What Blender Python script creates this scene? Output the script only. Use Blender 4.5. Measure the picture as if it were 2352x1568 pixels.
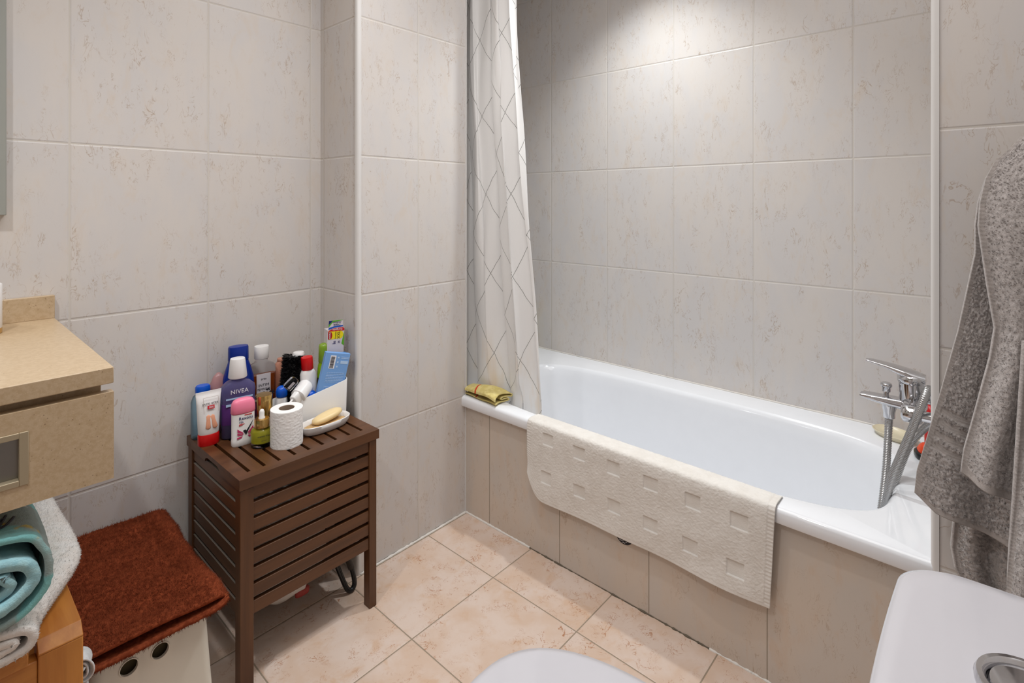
import bpy, bmesh, math, random
import numpy as np
from mathutils import Vector, Matrix, noise

for o in list(bpy.data.objects):
    bpy.data.objects.remove(o, do_unlink=True)
S = bpy.context.scene
C = S.collection
PI = math.pi
rnd = random.Random(7)
nrs = np.random.RandomState(11)

# ------------------------------------------------------------------ camera
cd = bpy.data.cameras.new('camera')
cam = bpy.data.objects.new('camera', cd)
C.objects.link(cam)
cam.location = (0, 0, 1.17)
cam.rotation_euler = (PI / 2, 0, math.radians(41.773 - 90))
cd.sensor_width = 36.0
cd.lens = 1225.6 / 2352 * 36.0
cd.shift_y = -(784 - 463.8) / 2352
cd.clip_start = 0.02
S.camera = cam

# ------------------------------------------------------------------ view, world, lamps
S.view_settings.view_transform = 'Standard'
S.view_settings.look = 'None'
S.view_settings.gamma = 1.0
S.view_settings.use_curve_mapping = False
S.view_settings.exposure = 0.1
w = bpy.data.worlds.new('world')
S.world = w
w.use_nodes = True
w.node_tree.nodes['Background'].inputs[0].default_value = (0.9, 0.93, 1, 1)
w.node_tree.nodes['Background'].inputs[1].default_value = 0.02


def spot(name, loc, power, size, angle=150, blend=0.6, color=(1, 0.985, 0.96), aim=(0, 0, -1)):
    ld = bpy.data.lights.new(name, 'SPOT')
    ld.energy = power
    ld.shadow_soft_size = size
    ld.spot_size = math.radians(angle)
    ld.spot_blend = blend
    ld.color = color
    o = bpy.data.objects.new(name, ld)
    o.location = loc
    o.rotation_euler = Vector(aim).to_track_quat('-Z', 'Y').to_euler()
    C.objects.link(o)
    return o


# recessed downlights of the ceiling and the lamp over the mirror
spot('downlight_lamp', (1.70, 1.00, 2.36), 50, 0.03, 106, 1.0, (0.94, 0.985, 1.0))
spot('downlight_lamp', (0.78, 0.90, 2.36), 24, 0.03, 126, 1.0, (0.98, 0.99, 1.0))
spot('downlight_lamp', (-0.30, 0.80, 2.36), 44, 0.04, 126, 1.0, (0.98, 0.99, 1.0))
spot('mirror_lamp', (-0.45, 1.56, 2.02), 9, 0.03, 140, 0.9, (0.98, 0.99, 1.0))
# broad unseen area lamp below the ceiling, added as soft fill
ld = bpy.data.lights.new('added_fill_lamp', 'AREA')
ld.shape = 'RECTANGLE'
ld.size, ld.size_y = 1.5, 1.2
ld.energy = 13
ld.color = (1, 0.99, 0.985)
lo = bpy.data.objects.new('added_fill_lamp', ld)
lo.location = (0.72, 0.60, 2.385)
C.objects.link(lo)

# ------------------------------------------------------------------ key measures (metres)
YA, YP, XB, XT = 1.705, 1.4713, 2.0852, 1.3868      # vanity wall, pillar face, tub wall, tub panel
PX0, PX1 = 0.9215, 1.3937                          # pillar sides
XR, YR = 1.37, 0.0825                              # towel wall plane, its corner
YH = 1.87                                          # head end of the tub recess
TW, TH = 0.31672, 0.43852
FT = 0.31426
ZC = 2.40
ZRIM = 0.442


def lin(r, g, b):
    f = lambda c: (c / 255 / 12.92) if c <= 10.3 else ((c / 255 + 0.055) / 1.055) ** 2.4
    return (f(r), f(g), f(b), 1)


# ------------------------------------------------------------------ materials
class NT:
    def __init__(s, name):
        s.m = bpy.data.materials.new(name)
        s.m.use_nodes = True
        s.t = s.m.node_tree
        s.b = s.t.nodes['Principled BSDF']

    def n(s, typ, **kw):
        nd = s.t.nodes.new(typ)
        for k, v in kw.items():
            setattr(nd, k, v)
        return nd

    def l(s, a, b):
        s.t.links.new(a, b)

    def put(s, sock, v):
        if hasattr(v, 'links') or hasattr(v, 'is_linked'):
            s.l(v, sock)
        else:
            sock.default_value = v

    def math(s, op, a, b=None, c=None, clamp=False):
        nd = s.n('ShaderNodeMath', operation=op)
        nd.use_clamp = clamp
        s.put(nd.inputs[0], a)
        if b is not None:
            s.put(nd.inputs[1], b)
        if c is not None:
            s.put(nd.inputs[2], c)
        return nd.outputs[0]

    def mix(s, f, a, b):
        nd = s.n('ShaderNodeMix', data_type='RGBA')
        s.put(nd.inputs[0], f)
        s.put(nd.inputs[6], a)
        s.put(nd.inputs[7], b)
        return nd.outputs[2]

    def step(s, v, lo, hi, a=0.0, b=1.0):
        nd = s.n('ShaderNodeMapRange', interpolation_type='SMOOTHSTEP')
        s.put(nd.inputs[0], v)
        nd.inputs[1].default_value = lo
        nd.inputs[2].default_value = hi
        nd.inputs[3].default_value = a
        nd.inputs[4].default_value = b
        return nd.outputs[0]

    def noise(s, vec, scale, detail=3, rough=0.55, dist=0.0):
        nd = s.n('ShaderNodeTexNoise')
        if vec is not None:
            s.l(vec, nd.inputs['Vector'])
        nd.inputs['Scale'].default_value = scale
        nd.inputs['Detail'].default_value = detail
        nd.inputs['Roughness'].default_value = rough
        nd.inputs['Distortion'].default_value = dist
        return nd.outputs[0]

    def coord(s, which='Object'):
        return s.n('ShaderNodeTexCoord').outputs[which]

    def scale(s, vec, sc):
        nd = s.n('ShaderNodeMapping')
        s.l(vec, nd.inputs[0])
        nd.inputs['Scale'].default_value = sc
        return nd.outputs[0]

    def bump(s, h, strength, dist=0.002):
        nd = s.n('ShaderNodeBump')
        s.l(h, nd.inputs['Height'])
        nd.inputs['Strength'].default_value = strength
        nd.inputs['Distance'].default_value = dist
        s.l(nd.outputs[0], s.b.inputs['Normal'])


def plain(name, col, rough=0.5, metal=0.0, spec=0.5, trans=0.0, ior=1.45, vary=0.0, vscale=20, bumpy=0.0, bscale=80,
          sheen=0.0, coat=0.0, sss=0.0, alpha=1.0):
    t = NT(name)
    b = t.b
    b.inputs['Base Color'].default_value = col
    b.inputs['Roughness'].default_value = rough
    b.inputs['Metallic'].default_value = metal
    b.inputs['Specular IOR Level'].default_value = spec
    b.inputs['Transmission Weight'].default_value = trans
    b.inputs['IOR'].default_value = ior
    b.inputs['Sheen Weight'].default_value = sheen
    b.inputs['Coat Weight'].default_value = coat
    if sss:
        b.inputs['Subsurface Weight'].default_value = sss
        b.inputs['Subsurface Radius'].default_value = (0.01, 0.008, 0.006)
        b.inputs['Subsurface Scale'].default_value = 0.5
    oc = t.coord()
    if vary or not bumpy:
        f = t.noise(oc, vscale, 3)
        v = vary or 0.02
        dark = tuple(c * (1 - v) for c in col[:3]) + (1,)
        lite = tuple(min(1, c * (1 + v)) for c in col[:3]) + (1,)
        t.l(t.mix(f, dark, lite), b.inputs['Base Color'])
    if bumpy:
        t.bump(t.noise(oc, bscale, 4), bumpy)
    return t.m


def tile_mat(name, ua, u0, tw, va, v0, th, c1, c2, c3, vein, grout, gw, streak=(1, 1, 0.4), vs=1.0, rough=0.35, vamt=0.5,
             depth=0.0015):
    t = NT(name)
    oc = t.coord()
    sp = t.n('ShaderNodeSeparateXYZ')
    t.l(oc, sp.inputs[0])

    def axis(a, o0, size):
        if size is None:
            return None, None
        u = t.math('DIVIDE', t.math('SUBTRACT', sp.outputs[a], o0), size)
        fl = t.math('FLOOR', u)
        f = t.math('SUBTRACT', u, fl)
        d = t.math('MULTIPLY', t.math('MINIMUM', f, t.math('SUBTRACT', 1.0, f)), size)
        return d, fl

    du, fu = axis(ua, u0, tw)
    dv, fv = axis(va, v0, th)
    d = dv if du is None else (du if dv is None else t.math('MINIMUM', du, dv))
    cx = t.n('ShaderNodeCombineXYZ')
    t.put(cx.inputs[0], fu if fu is not None else 3.0)
    t.put(cx.inputs[1], fv if fv is not None else 5.0)
    wn = t.n('ShaderNodeTexWhiteNoise', noise_dimensions='3D')
    t.l(cx.outputs[0], wn.inputs['Vector'])
    off = t.n('ShaderNodeVectorMath', operation='MULTIPLY_ADD')
    t.l(wn.outputs['Color'], off.inputs[0])
    off.inputs[1].default_value = (7, 7, 7)
    t.l(t.scale(oc, streak), off.inputs[2])
    P = off.outputs[0]
    n1 = t.noise(P, 9 * vs, 4, 0.6, 0.3)
    n2 = t.noise(P, 22 * vs, 4, 0.65, 0.6)
    col = t.mix(t.step(n1, 0.38, 0.62), c1, c2)
    col = t.mix(t.math('MULTIPLY', t.step(n2, 0.52, 0.72), 0.6), col, c3)
    # short hair-like veins
    vm = None
    for (q, sc, lo, hi) in ((1.0, 34, 0.50, 0.60), (1.7, 62, 0.52, 0.62)):
        sh = t.n('ShaderNodeVectorMath', operation='ADD')
        t.l(P, sh.inputs[0])
        sh.inputs[1].default_value = (3.1 * q, 1.7 * q, 9.2 * q)
        n3 = t.noise(sh.outputs[0], sc * vs, 3, 0.6, 1.6)
        ridge = t.math('ABSOLUTE', t.math('SUBTRACT', n3, 0.5))
        line = t.step(ridge, 0.004, 0.022, 1.0, 0.0)
        n4 = t.noise(sh.outputs[0], 30 * vs * q, 2, 0.5)
        n5 = t.noise(sh.outputs[0], 9 * vs, 2, 0.5)
        msk = t.math('MULTIPLY', t.step(n4, lo, hi), t.step(n5, 0.40, 0.62))
        v1 = t.math('MULTIPLY', t.math('MULTIPLY', line, msk), vamt)
        vm = v1 if vm is None else t.math('MAXIMUM', vm, v1)
    col = t.mix(vm, col, vein)
    g = t.step(d, gw * 0.42, gw * 0.62, 1.0, 0.0)
    col = t.mix(g, col, grout)
    t.l(col, t.b.inputs['Base Color'])
    t.l(t.math('MULTIPLY_ADD', g, 0.4, rough), t.b.inputs['Roughness'])
    h = t.math('ADD', t.step(d, gw * 0.35, gw * 1.5), t.math('MULTIPLY', n2, 0.06))
    t.bump(h, 0.6, depth)
    t.b.inputs['Specular IOR Level'].default_value = 0.4
    return t.m


W1, W2, W3 = lin(214, 208, 203), lin(210, 206, 204), lin(212, 201, 190)
WV, WG = lin(160, 130, 100), lin(208, 202, 194)
A_STREAK = (1, 1, 0.45)


def wall_mat(name, ua, u0, tw, **kw):
    return tile_mat(name, ua, u0, tw, 2, 0.0, TH, W1, W2, W3, WV, WG, 0.003, A_STREAK, **kw)


M = {}
M['wall_a'] = wall_mat('cream tile vanity wall', 0, 0.25635, TW)
M['wall_p'] = wall_mat('cream tile pillar', 0, 1.163, TW)
M['wall_ps'] = wall_mat('cream tile pillar side', 1, 1.685, TW * 3)
M['wall_b'] = wall_mat('cream tile bath wall', 1, 1.6037, TW)
M['wall_r'] = wall_mat('cream tile towel wall', 1, YR - 0.003, TW)
M['wall_o'] = wall_mat('cream tile entry walls', 0, 0.1, TW)
M['apron'] = tile_mat('cream tile bath panel', 1, 1.0333, 0.3150, 2, 0.0, 3.0, lin(208, 194, 180), lin(204, 194, 184), lin(206, 184, 164),
                      WV, lin(150, 138, 122), 0.0022, A_STREAK)
M['floor'] = tile_mat('peach marble floor tile', 0, 1.2010, FT, 1, 1.15175, FT, lin(209, 184, 165), lin(215, 196, 183), lin(203, 167, 136),
                      lin(164, 102, 54), lin(150, 134, 116), 0.0034, (1, 1, 1), 0.8, 0.3, 0.8, 0.001)
M['ceil'] = plain('white ceiling paint', lin(240, 238, 234), 0.9)
M['trim'] = plain('white plastic trim', lin(222, 220, 218), 0.35)
M['caulk'] = plain('white silicone', lin(226, 221, 214), 0.5, bumpy=0.5, bscale=60)
M['grime'] = plain('dark grimy joint', lin(98, 88, 74), 0.8, vary=0.5, vscale=60)
M['enamel'] = plain('white bath enamel', lin(240, 242, 246), 0.08, coat=0.5)
M['ceramic'] = plain('white toilet ceramic', lin(196, 194, 199), 0.12, coat=0.3)
M['chrome'] = plain('chrome', lin(205, 205, 208), 0.09, 1.0)
M['chrome_d'] = plain('dull chrome hose', lin(178, 178, 178), 0.25, 1.0)
M['grey_frame'] = plain('grey painted frame', lin(150, 152, 146), 0.5)
M['mirror'] = plain('mirror glass', lin(215, 220, 216), 0.03, 1.0)
M['steel'] = plain('brushed steel', lin(150, 150, 148), 0.3, 1.0)
M['white_pl'] = plain('white plastic', lin(232, 230, 228), 0.32)
M['white_hamper'] = plain('cream white plastic', lin(226, 222, 210), 0.4, vary=0.04, vscale=6)
M['gold'] = plain('polished gold', lin(214, 178, 110), 0.2, 1.0)
M['dark'] = plain('dark void', lin(26, 22, 20), 0.8)
M['black_pl'] = plain('black plastic', lin(20, 20, 22), 0.25)
M['blue'] = plain('deep blue plastic', lin(8, 42, 132), 0.3)
M['blue_ball'] = plain('bright blue plastic', lin(10, 82, 190), 0.25)
M['carton'] = plain('light blue carton', lin(118, 164, 222), 0.5)
M['carton_d'] = plain('blue carton', lin(20, 112, 198), 0.45)
M['red'] = plain('red plastic', lin(196, 14, 18), 0.3)
M['pink'] = plain('pink plastic', lin(240, 130, 160), 0.3)
M['white_gl'] = plain('glossy white', lin(236, 234, 233), 0.25)
M['ink'] = plain('dark ink', lin(30, 30, 40), 0.6)
M['ink_w'] = plain('white ink', lin(235, 235, 240), 0.6)
M['ink_b'] = plain('navy ink', lin(22, 34, 104), 0.6)
M['ink_r'] = plain('red ink', lin(200, 28, 40), 0.6)
M['ink_p'] = plain('magenta ink', lin(200, 60, 110), 0.6)
M['ink_y'] = plain('yellow ink', lin(238, 220, 20), 0.6)
M['ink_g'] = plain('green ink', lin(90, 170, 40), 0.6)
M['ink_bl'] = plain('blue ink', lin(30, 90, 190), 0.6)
M['ink_pale'] = plain('pale blue ink', lin(176, 204, 236), 0.6)
M['skin'] = plain('peach ink', lin(226, 160, 128), 0.6, vary=0.15, vscale=60)
M['violet_label'] = plain('violet label', lin(82, 38, 110), 0.4)
M['label_w'] = plain('white label', lin(214, 208, 212), 0.5)
M['peach_bottle'] = plain('peach translucent plastic', lin(226, 160, 134), 0.35, trans=0.35)
M['aqua_bottle'] = plain('aqua translucent plastic', lin(186, 222, 240), 0.15, trans=0.85, ior=1.2)
M['rose_bottle'] = plain('rose translucent plastic', lin(200, 150, 150), 0.3, trans=0.3)
M['clear'] = plain('clear plastic', lin(245, 245, 248), 0.05, trans=1.0, ior=1.2)
M['violet_liq'] = plain('clear violet bottle', lin(150, 142, 196), 0.07, trans=0.75, ior=1.3)
M['violet_dark'] = plain('violet liquid', lin(64, 34, 104), 0.1, trans=0.3, ior=1.33)
M['orange_liq'] = plain('orange brown liquid', lin(196, 96, 34), 0.1, trans=0.6, ior=1.33)
M['oil'] = plain('yellow oil', lin(214, 208, 60), 0.1, trans=0.45, ior=1.33)
M['lime'] = plain('lime translucent plastic', lin(160, 210, 20), 0.2, trans=0.35)
M['lime_cap'] = plain('pale lime cap', lin(176, 214, 70), 0.2, trans=0.55)
M['paper'] = plain('toilet tissue', lin(242, 240, 238), 0.95, bumpy=0.5, bscale=70)
M['card'] = plain('grey cardboard', lin(150, 130, 112), 0.9)
M['soap'] = plain('yellow soap', lin(232, 206, 154), 0.35, sss=0.15, vary=0.05)
M['soap_rest'] = plain('tan soap scum', lin(200, 164, 112), 0.7, vary=0.25, vscale=60)
M['cream_tr'] = plain('cream translucent plastic', lin(246, 236, 206), 0.3, trans=0.3)
M['orange_red'] = plain('orange red plastic', lin(232, 74, 30), 0.35)
M['pale_yellow'] = plain('pale yellow bottle', lin(226, 218, 166), 0.35)
M['bag'] = plain('white film bag', lin(216, 210, 204), 0.4, trans=0.15, bumpy=0.6, bscale=30)
M['dull_red'] = plain('dull red print', lin(150, 52, 46), 0.6)
M['strap'] = plain('dark woven strap', lin(66, 58, 52), 0.9, bumpy=0.8, bscale=300)


def fabric(name, c1, c2, scale=40, bump=0.4, bscale=500, sheen=0.2):
    t = NT(name)
    oc = t.coord()
    t.l(t.mix(t.step(t.noise(oc, scale, 4), 0.35, 0.65), c1, c2), t.b.inputs['Base Color'])
    t.b.inputs['Roughness'].default_value = 0.95
    t.b.inputs['Specular IOR Level'].default_value = 0.1
    t.b.inputs['Sheen Weight'].default_value = sheen
    t.b.inputs['Sheen Roughness'].default_value = 0.5
    t.bump(t.noise(oc, bscale, 3), bump, 0.002)
    return t.m


M['mat_cloth'] = fabric('white bath mat terry', lin(232, 228, 222), lin(226, 221, 214), 30, 0.35, 420, 0.1)
M['grey_terry'] = fabric('grey terry', lin(190, 183, 180), lin(172, 165, 162), 160, 0.5, 600, 0.25)
M['grey_band'] = fabric('grey woven band', lin(182, 174, 170), lin(168, 161, 157), 80, 0.4, 900, 0.1)
M['brown_fleece'] = fabric('brown fleece', lin(146, 72, 44), lin(116, 52, 30), 110, 0.7, 420, 0.0)
M['white_terry'] = fabric('white terry', lin(236, 233, 230), lin(228, 222, 216), 50, 0.6, 420, 0.15)
M['aqua_terry'] = fabric('aqua terry', lin(166, 208, 214), lin(150, 196, 206), 60, 0.5, 420, 0.15)
M['yellow_cloth'] = fabric('yellow cleaning cloth', lin(222, 206, 140), lin(206, 188, 116), 60, 0.6, 500, 0.1)
M['stripe_red'] = fabric('red stripe', lin(206, 74, 44), lin(196, 64, 40), 60, 0.4, 500, 0.1)
M['print_blue'] = fabric('blue floral print', lin(40, 84, 170), lin(206, 216, 220), 55, 0.3, 420, 0.1)
M['white_rag'] = fabric('white grey rag', lin(224, 226, 228), lin(200, 204, 206), 60, 0.4, 200, 0.1)


def teal_mat():
    t = NT('teal printed terry')
    oc = t.coord()
    n1 = t.noise(oc, 7, 2)
    n2 = t.noise(t.scale(oc, (1, 1.7, 1.3)), 11, 2)
    n3 = t.noise(oc, 17, 2)
    c = t.mix(t.step(n1, 0.46, 0.5), lin(134, 196, 196), lin(150, 168, 166))
    c = t.mix(t.step(n2, 0.58, 0.61), c, lin(222, 228, 228))
    c = t.mix(t.step(n3, 0.64, 0.67), c, lin(196, 182, 108))
    t.l(c, t.b.inputs['Base Color'])
    t.b.inputs['Roughness'].default_value = 0.95
    t.b.inputs['Specular IOR Level'].default_value = 0.1
    t.b.inputs['Sheen Weight'].default_value = 0.15
    t.bump(t.noise(oc, 420, 3), 0.5)
    return t.m


M['teal'] = teal_mat()


def wood_mat(name, c1, c2, axis, rough=0.4, fine=90):
    t = NT(name)
    oc = t.coord()
    sc = [fine * 0.35] * 3
    sc[axis] = 2.0
    P = t.scale(oc, sc)
    n1 = t.noise(P, 1.0, 4, 0.6, 0.5)
    n2 = t.noise(P, 4.0, 3, 0.6)
    c = t.mix(t.step(n1, 0.3, 0.7), c1, c2)
    dk = tuple(x * 0.7 for x in c1[:3]) + (1,)
    c = t.mix(t.math('MULTIPLY', t.step(n2, 0.5, 0.75), 0.4), c, dk)
    t.l(c, t.b.inputs['Base Color'])
    t.b.inputs['Roughness'].default_value = rough
    t.bump(n2, 0.15, 0.001)
    return t.m


DW1, DW2 = lin(96, 60, 33), lin(76, 46, 24)
for ax, nm in enumerate('xyz'):
    M['dark_' + nm] = wood_mat('dark stained wood grain ' + nm, DW1, DW2, ax, 0.38)
    M['teak_' + nm] = wood_mat('orange teak grain ' + nm, lin(196, 130, 58), lin(172, 104, 40), ax, 0.45)
M['painted_rail_light'] = wood_mat('rail top with painted light', lin(132, 122, 112), lin(108, 98, 88), 1, 0.8)  # paler grey paints the light caught by the rail tops into their colour
M['teak_end'] = wood_mat('teak end grain', lin(140, 98, 60), lin(122, 84, 50), 1, 0.6)


def stone_mat():
    t = NT('beige engineered stone')
    oc = t.coord()
    c = t.mix(t.step(t.noise(oc, 120, 3, 0.7), 0.35, 0.65), lin(196, 173, 142), lin(186, 161, 128))
    v = t.n('ShaderNodeTexVoronoi')
    t.l(oc, v.inputs['Vector'])
    v.inputs['Scale'].default_value = 160
    sp = t.math('MULTIPLY', t.step(v.outputs['Distance'], 0.10, 0.2, 1.0, 0.0), t.step(t.noise(oc, 40, 2), 0.5, 0.6))
    c = t.mix(t.math('MULTIPLY', sp, 0.6), c, lin(110, 84, 56))
    v2 = t.n('ShaderNodeTexVoronoi')
    t.l(oc, v2.inputs['Vector'])
    v2.inputs['Scale'].default_value = 260
    s2 = t.step(v2.outputs['Distance'], 0.1, 0.22, 1.0, 0.0)
    c = t.mix(t.math('MULTIPLY', s2, 0.3), c, lin(226, 204, 168))
    t.l(c, t.b.inputs['Base Color'])
    t.b.inputs['Roughness'].default_value = 0.3
    return t.m


M['stone'] = stone_mat()


def curtain_mat():
    t = NT('ivory curtain cloth with diamond lines')
    uv = t.coord('UV')
    sp = t.n('ShaderNodeSeparateXYZ')
    t.l(uv, sp.inputs[0])
    wob = t.math('MULTIPLY', t.math('SUBTRACT', t.noise(t.coord(), 9, 2), 0.5), 0.12)
    U = t.math('ADD', t.math('DIVIDE', sp.outputs[0], 0.18), wob)
    V = t.math('DIVIDE', sp.outputs[1], 0.30)
    lines = None
    for sg in (1, -1):
        p = t.math('MULTIPLY_ADD', V, sg, U)
        fr = t.math('FRACT', p)
        d = t.math('ABSOLUTE', t.math('SUBTRACT', fr, 0.5))
        ln = t.step(d, 0.003, 0.0065, 1.0, 0.0)
        lines = ln if lines is None else t.math('MAXIMUM', lines, ln)
    low = t.step(sp.outputs[1], 0.42, 0.75, 1.0, 0.0)
    warm_tint = t.math('MULTIPLY', t.math('MULTIPLY', low, t.step(t.noise(t.scale(t.coord(), (1, 1, 0.25)), 16, 3), 0.5, 0.75)), 0.5)  # patchy warmer tint, stronger towards the bottom of the cloth
    c = t.mix(warm_tint, lin(250, 249, 248), lin(238, 212, 174))
    c = t.mix(t.math('MULTIPLY', lines, 0.85), c, lin(76, 68, 58))
    t.l(c, t.b.inputs['Base Color'])
    t.b.inputs['Roughness'].default_value = 0.6
    t.b.inputs['Sheen Weight'].default_value = 0.1
    tr = t.n('ShaderNodeBsdfTranslucent')
    t.l(c, tr.inputs[0])
    mx = t.n('ShaderNodeMixShader')
    mx.inputs[0].default_value = 0.3
    t.l(t.b.outputs[0], mx.inputs[1])
    t.l(tr.outputs[0], mx.inputs[2])
    t.l(mx.outputs[0], t.t.nodes['Material Output'].inputs[0])
    t.bump(t.noise(t.scale(uv, (30, 3, 1)), 2, 3), 0.25, 0.004)
    return t.m


M['curtain'] = curtain_mat()

# ------------------------------------------------------------------ mesh helpers
def obj(name, bm, mat, parent=None, smooth=False, bevel=0.0, seg=2, sub=0, kind=None, auto=None):
    me = bpy.data.meshes.new(name)
    bm.normal_update()
    bm.to_mesh(me)
    bm.free()
    o = bpy.data.objects.new(name, me)
    C.objects.link(o)
    for m in (mat if isinstance(mat, (list, tuple)) else [mat]):
        me.materials.append(m)
    if parent:
        o.parent = parent
    if smooth or auto:
        for p in me.polygons:
            p.use_smooth = True
        if auto:
            me.set_sharp_from_angle(angle=math.radians(auto))
    if bevel:
        b = o.modifiers.new('bevel', 'BEVEL')
        b.width = bevel
        b.segments = seg
        b.limit_method = 'ANGLE'
        b.harden_normals = False
        for p in me.polygons:
            p.use_smooth = True
        me.set_sharp_from_angle(angle=math.radians(35))
    if sub:
        sm = o.modifiers.new('sub', 'SUBSURF')
        sm.levels = sub
        sm.render_levels = sub
    if kind:
        o['kind'] = kind
    return o


def thing(name, label, cat, loc=(0, 0, 0), rotz=0.0, group=None, rot=None):
    o = bpy.data.objects.new(name, None)
    o.empty_display_size = 0.03
    C.objects.link(o)
    o.location = loc
    o.rotation_euler = rot if rot else (0, 0, rotz)
    return tag(o, label, cat, group)


def tag(o, label, cat, group=None):
    o['label'] = label
    o['category'] = cat
    if group:
        o['group'] = group
    return o


def box(bm, lo, hi, mi=0):
    x0, y0, z0 = lo
    x1, y1, z1 = hi
    v = [bm.verts.new(p) for p in ((x0, y0, z0), (x1, y0, z0), (x1, y1, z0), (x0, y1, z0), (x0, y0, z1), (x1, y0, z1), (x1, y1, z1), (x0, y1, z1))]
    for f in ((0, 3, 2, 1), (4, 5, 6, 7), (0, 1, 5, 4), (1, 2, 6, 5), (2, 3, 7, 6), (3, 0, 4, 7)):
        fc = bm.faces.new([v[i] for i in f])
        fc.material_index = mi
    return v


def B(*boxes):
    bm = bmesh.new()
    for lo, hi in boxes:
        box(bm, lo, hi)
    return bm


def rings(bm, loops, close=True, cap0=True, cap1=True):
    """loft a list of closed vertex loops"""
    vs = [[bm.verts.new(p) for p in lp] for lp in loops]
    n = len(vs[0])
    for a, b in zip(vs, vs[1:]):
        for i in range(n):
            j = (i + 1) % n
            bm.faces.new((a[i], a[j], b[j], b[i]))
    if cap0:
        bm.faces.new(list(reversed(vs[0])))
    if cap1:
        bm.faces.new(vs[-1])
    return vs


def lathe(prof, seg=32, sx=1.0, sy=1.0, c=(0, 0), cap0=True, cap1=True, bm=None):
    bm = bm or bmesh.new()
    loops = [[(c[0] + r * sx * math.cos(2 * PI * i / seg), c[1] + r * sy * math.sin(2 * PI * i / seg), z) for i in range(seg)] for r, z in prof]
    rings(bm, loops, cap0=cap0, cap1=cap1)
    return bm


def sloop(hx, hy, z, n=4.0, seg=40, c=(0, 0)):
    """superellipse loop"""
    out = []
    for i in range(seg):
        a = 2 * PI * i / seg
        ca, sa = math.cos(a), math.sin(a)
        out.append((c[0] + hx * math.copysign(abs(ca) ** (2 / n), ca), c[1] + hy * math.copysign(abs(sa) ** (2 / n), sa), z))
    return out


def rrect(hx, hy, r, z, c=(0, 0), k=10, m=8):
    """rounded rectangle loop, k points per corner, m per side"""
    out = []
    for q, (sx, sy) in enumerate(((1, 1), (-1, 1), (-1, -1), (1, -1))):
        cx_, cy_ = sx * (hx - r), sy * (hy - r)
        a0 = q * PI / 2
        for i in range(k + 1):
            a = a0 + PI / 2 * i / k
            out.append((c[0] + cx_ + r * math.cos(a), c[1] + cy_ + r * math.sin(a), z))
        nx_, ny_ = ((-1, 1), (-1, -1), (1, -1), (1, 1))[q]
        e = (nx_ * (hx - r), ny_ * (hy - r))
        a1 = a0 + PI / 2
        p0 = (cx_ + r * math.cos(a1), cy_ + r * math.sin(a1))
        p1 = (e[0] + r * math.cos(a1), e[1] + r * math.sin(a1))
        for i in range(1, m):
            out.append((c[0] + p0[0] + (p1[0] - p0[0]) * i / m, c[1] + p0[1] + (p1[1] - p0[1]) * i / m, z))
    return out


def pile(name, P, dens, length, width, mat, parent, lean=0.6, seed=1, mask=None, flip=1):
    """terry or fleece tufts standing on a cloth grid"""
    P = np.asarray(P, float)
    rs = np.random.RandomState(seed)
    N = gnormals(P) * flip
    nv, nu = P.shape[:2]
    a = np.linalg.norm(np.cross(P[1:, :-1] - P[:-1, :-1], P[:-1, 1:] - P[:-1, :-1]), axis=2)
    if mask is not None:
        a = a * mask[:-1, :-1]
    n = int(a.sum() * dens)
    cdf = np.cumsum(a.ravel())
    idx = np.searchsorted(cdf, rs.rand(n) * cdf[-1])
    i, j = np.unravel_index(np.minimum(idx, a.size - 1), a.shape)
    u, v = rs.rand(n, 1), rs.rand(n, 1)
    q = lambda A: (A[i, j] * (1 - u) + A[i, j + 1] * u) * (1 - v) + (A[i + 1, j] * (1 - u) + A[i + 1, j + 1] * u) * v
    p, nn = q(P), q(N)
    t1 = np.cross(nn, rs.randn(n, 3))
    t1 /= np.linalg.norm(t1, axis=1, keepdims=True) + 1e-12
    t2 = np.cross(nn, t1)
    L = length * (0.6 + 0.7 * rs.rand(n, 1))
    tip = p + nn * L + t1 * L * lean * (rs.rand(n, 1) - 0.5) * 2
    w = width * (0.7 + 0.6 * rs.rand(n, 1))
    b = p - nn * 0.0006
    V = np.stack([b + t1 * w, b - t1 * w * 0.5 + t2 * w * 0.87, b - t1 * w * 0.5 - t2 * w * 0.87, tip], 1).reshape(-1, 3)
    k = np.arange(n)[:, None] * 4
    Fc = np.concatenate([k + np.array([[0, 1, 3]]), k + np.array([[1, 2, 3]]), k + np.array([[2, 0, 3]])])
    me = bpy.data.meshes.new(name)
    me.from_pydata(V.tolist(), [], Fc.tolist())
    me.materials.append(mat)
    me.polygons.foreach_set('use_smooth', np.ones(len(Fc), bool))
    o = bpy.data.objects.new(name, me)
    C.objects.link(o)
    o.parent = parent
    o['kind'] = 'stuff'
    return o


def bottle(prof, n=3.0, seg=40):
    """prof: (hx, hy, z[, n])"""
    bm = bmesh.new()
    rings(bm, [sloop(p[0], p[1], p[2], p[3] if len(p) > 3 else n, seg) for p in prof])
    return bm


def sweep(bm, pts, rad, seg=12, cap=True, flat=1.0):
    P = [Vector(p) for p in pts]
    n = len(P)
    R = rad if hasattr(rad, '__len__') else [rad] * n
    t0 = (P[1] - P[0]).normalized()
    up = Vector((0, 0, 1)) if abs(t0.z) < 0.9 else Vector((1, 0, 0))
    nx = t0.cross(up).normalized()
    loops = []
    for i in range(n):
        t = (P[min(i + 1, n - 1)] - P[max(i - 1, 0)]).normalized()
        nx = (nx - t * nx.dot(t)).normalized()
        ny = t.cross(nx)
        loops.append([tuple(P[i] + nx * (R[i] * math.cos(2 * PI * k / seg)) + ny * (R[i] * flat * math.sin(2 * PI * k / seg))) for k in range(seg)])
    rings(bm, loops, cap0=cap, cap1=cap)
    return bm


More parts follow.
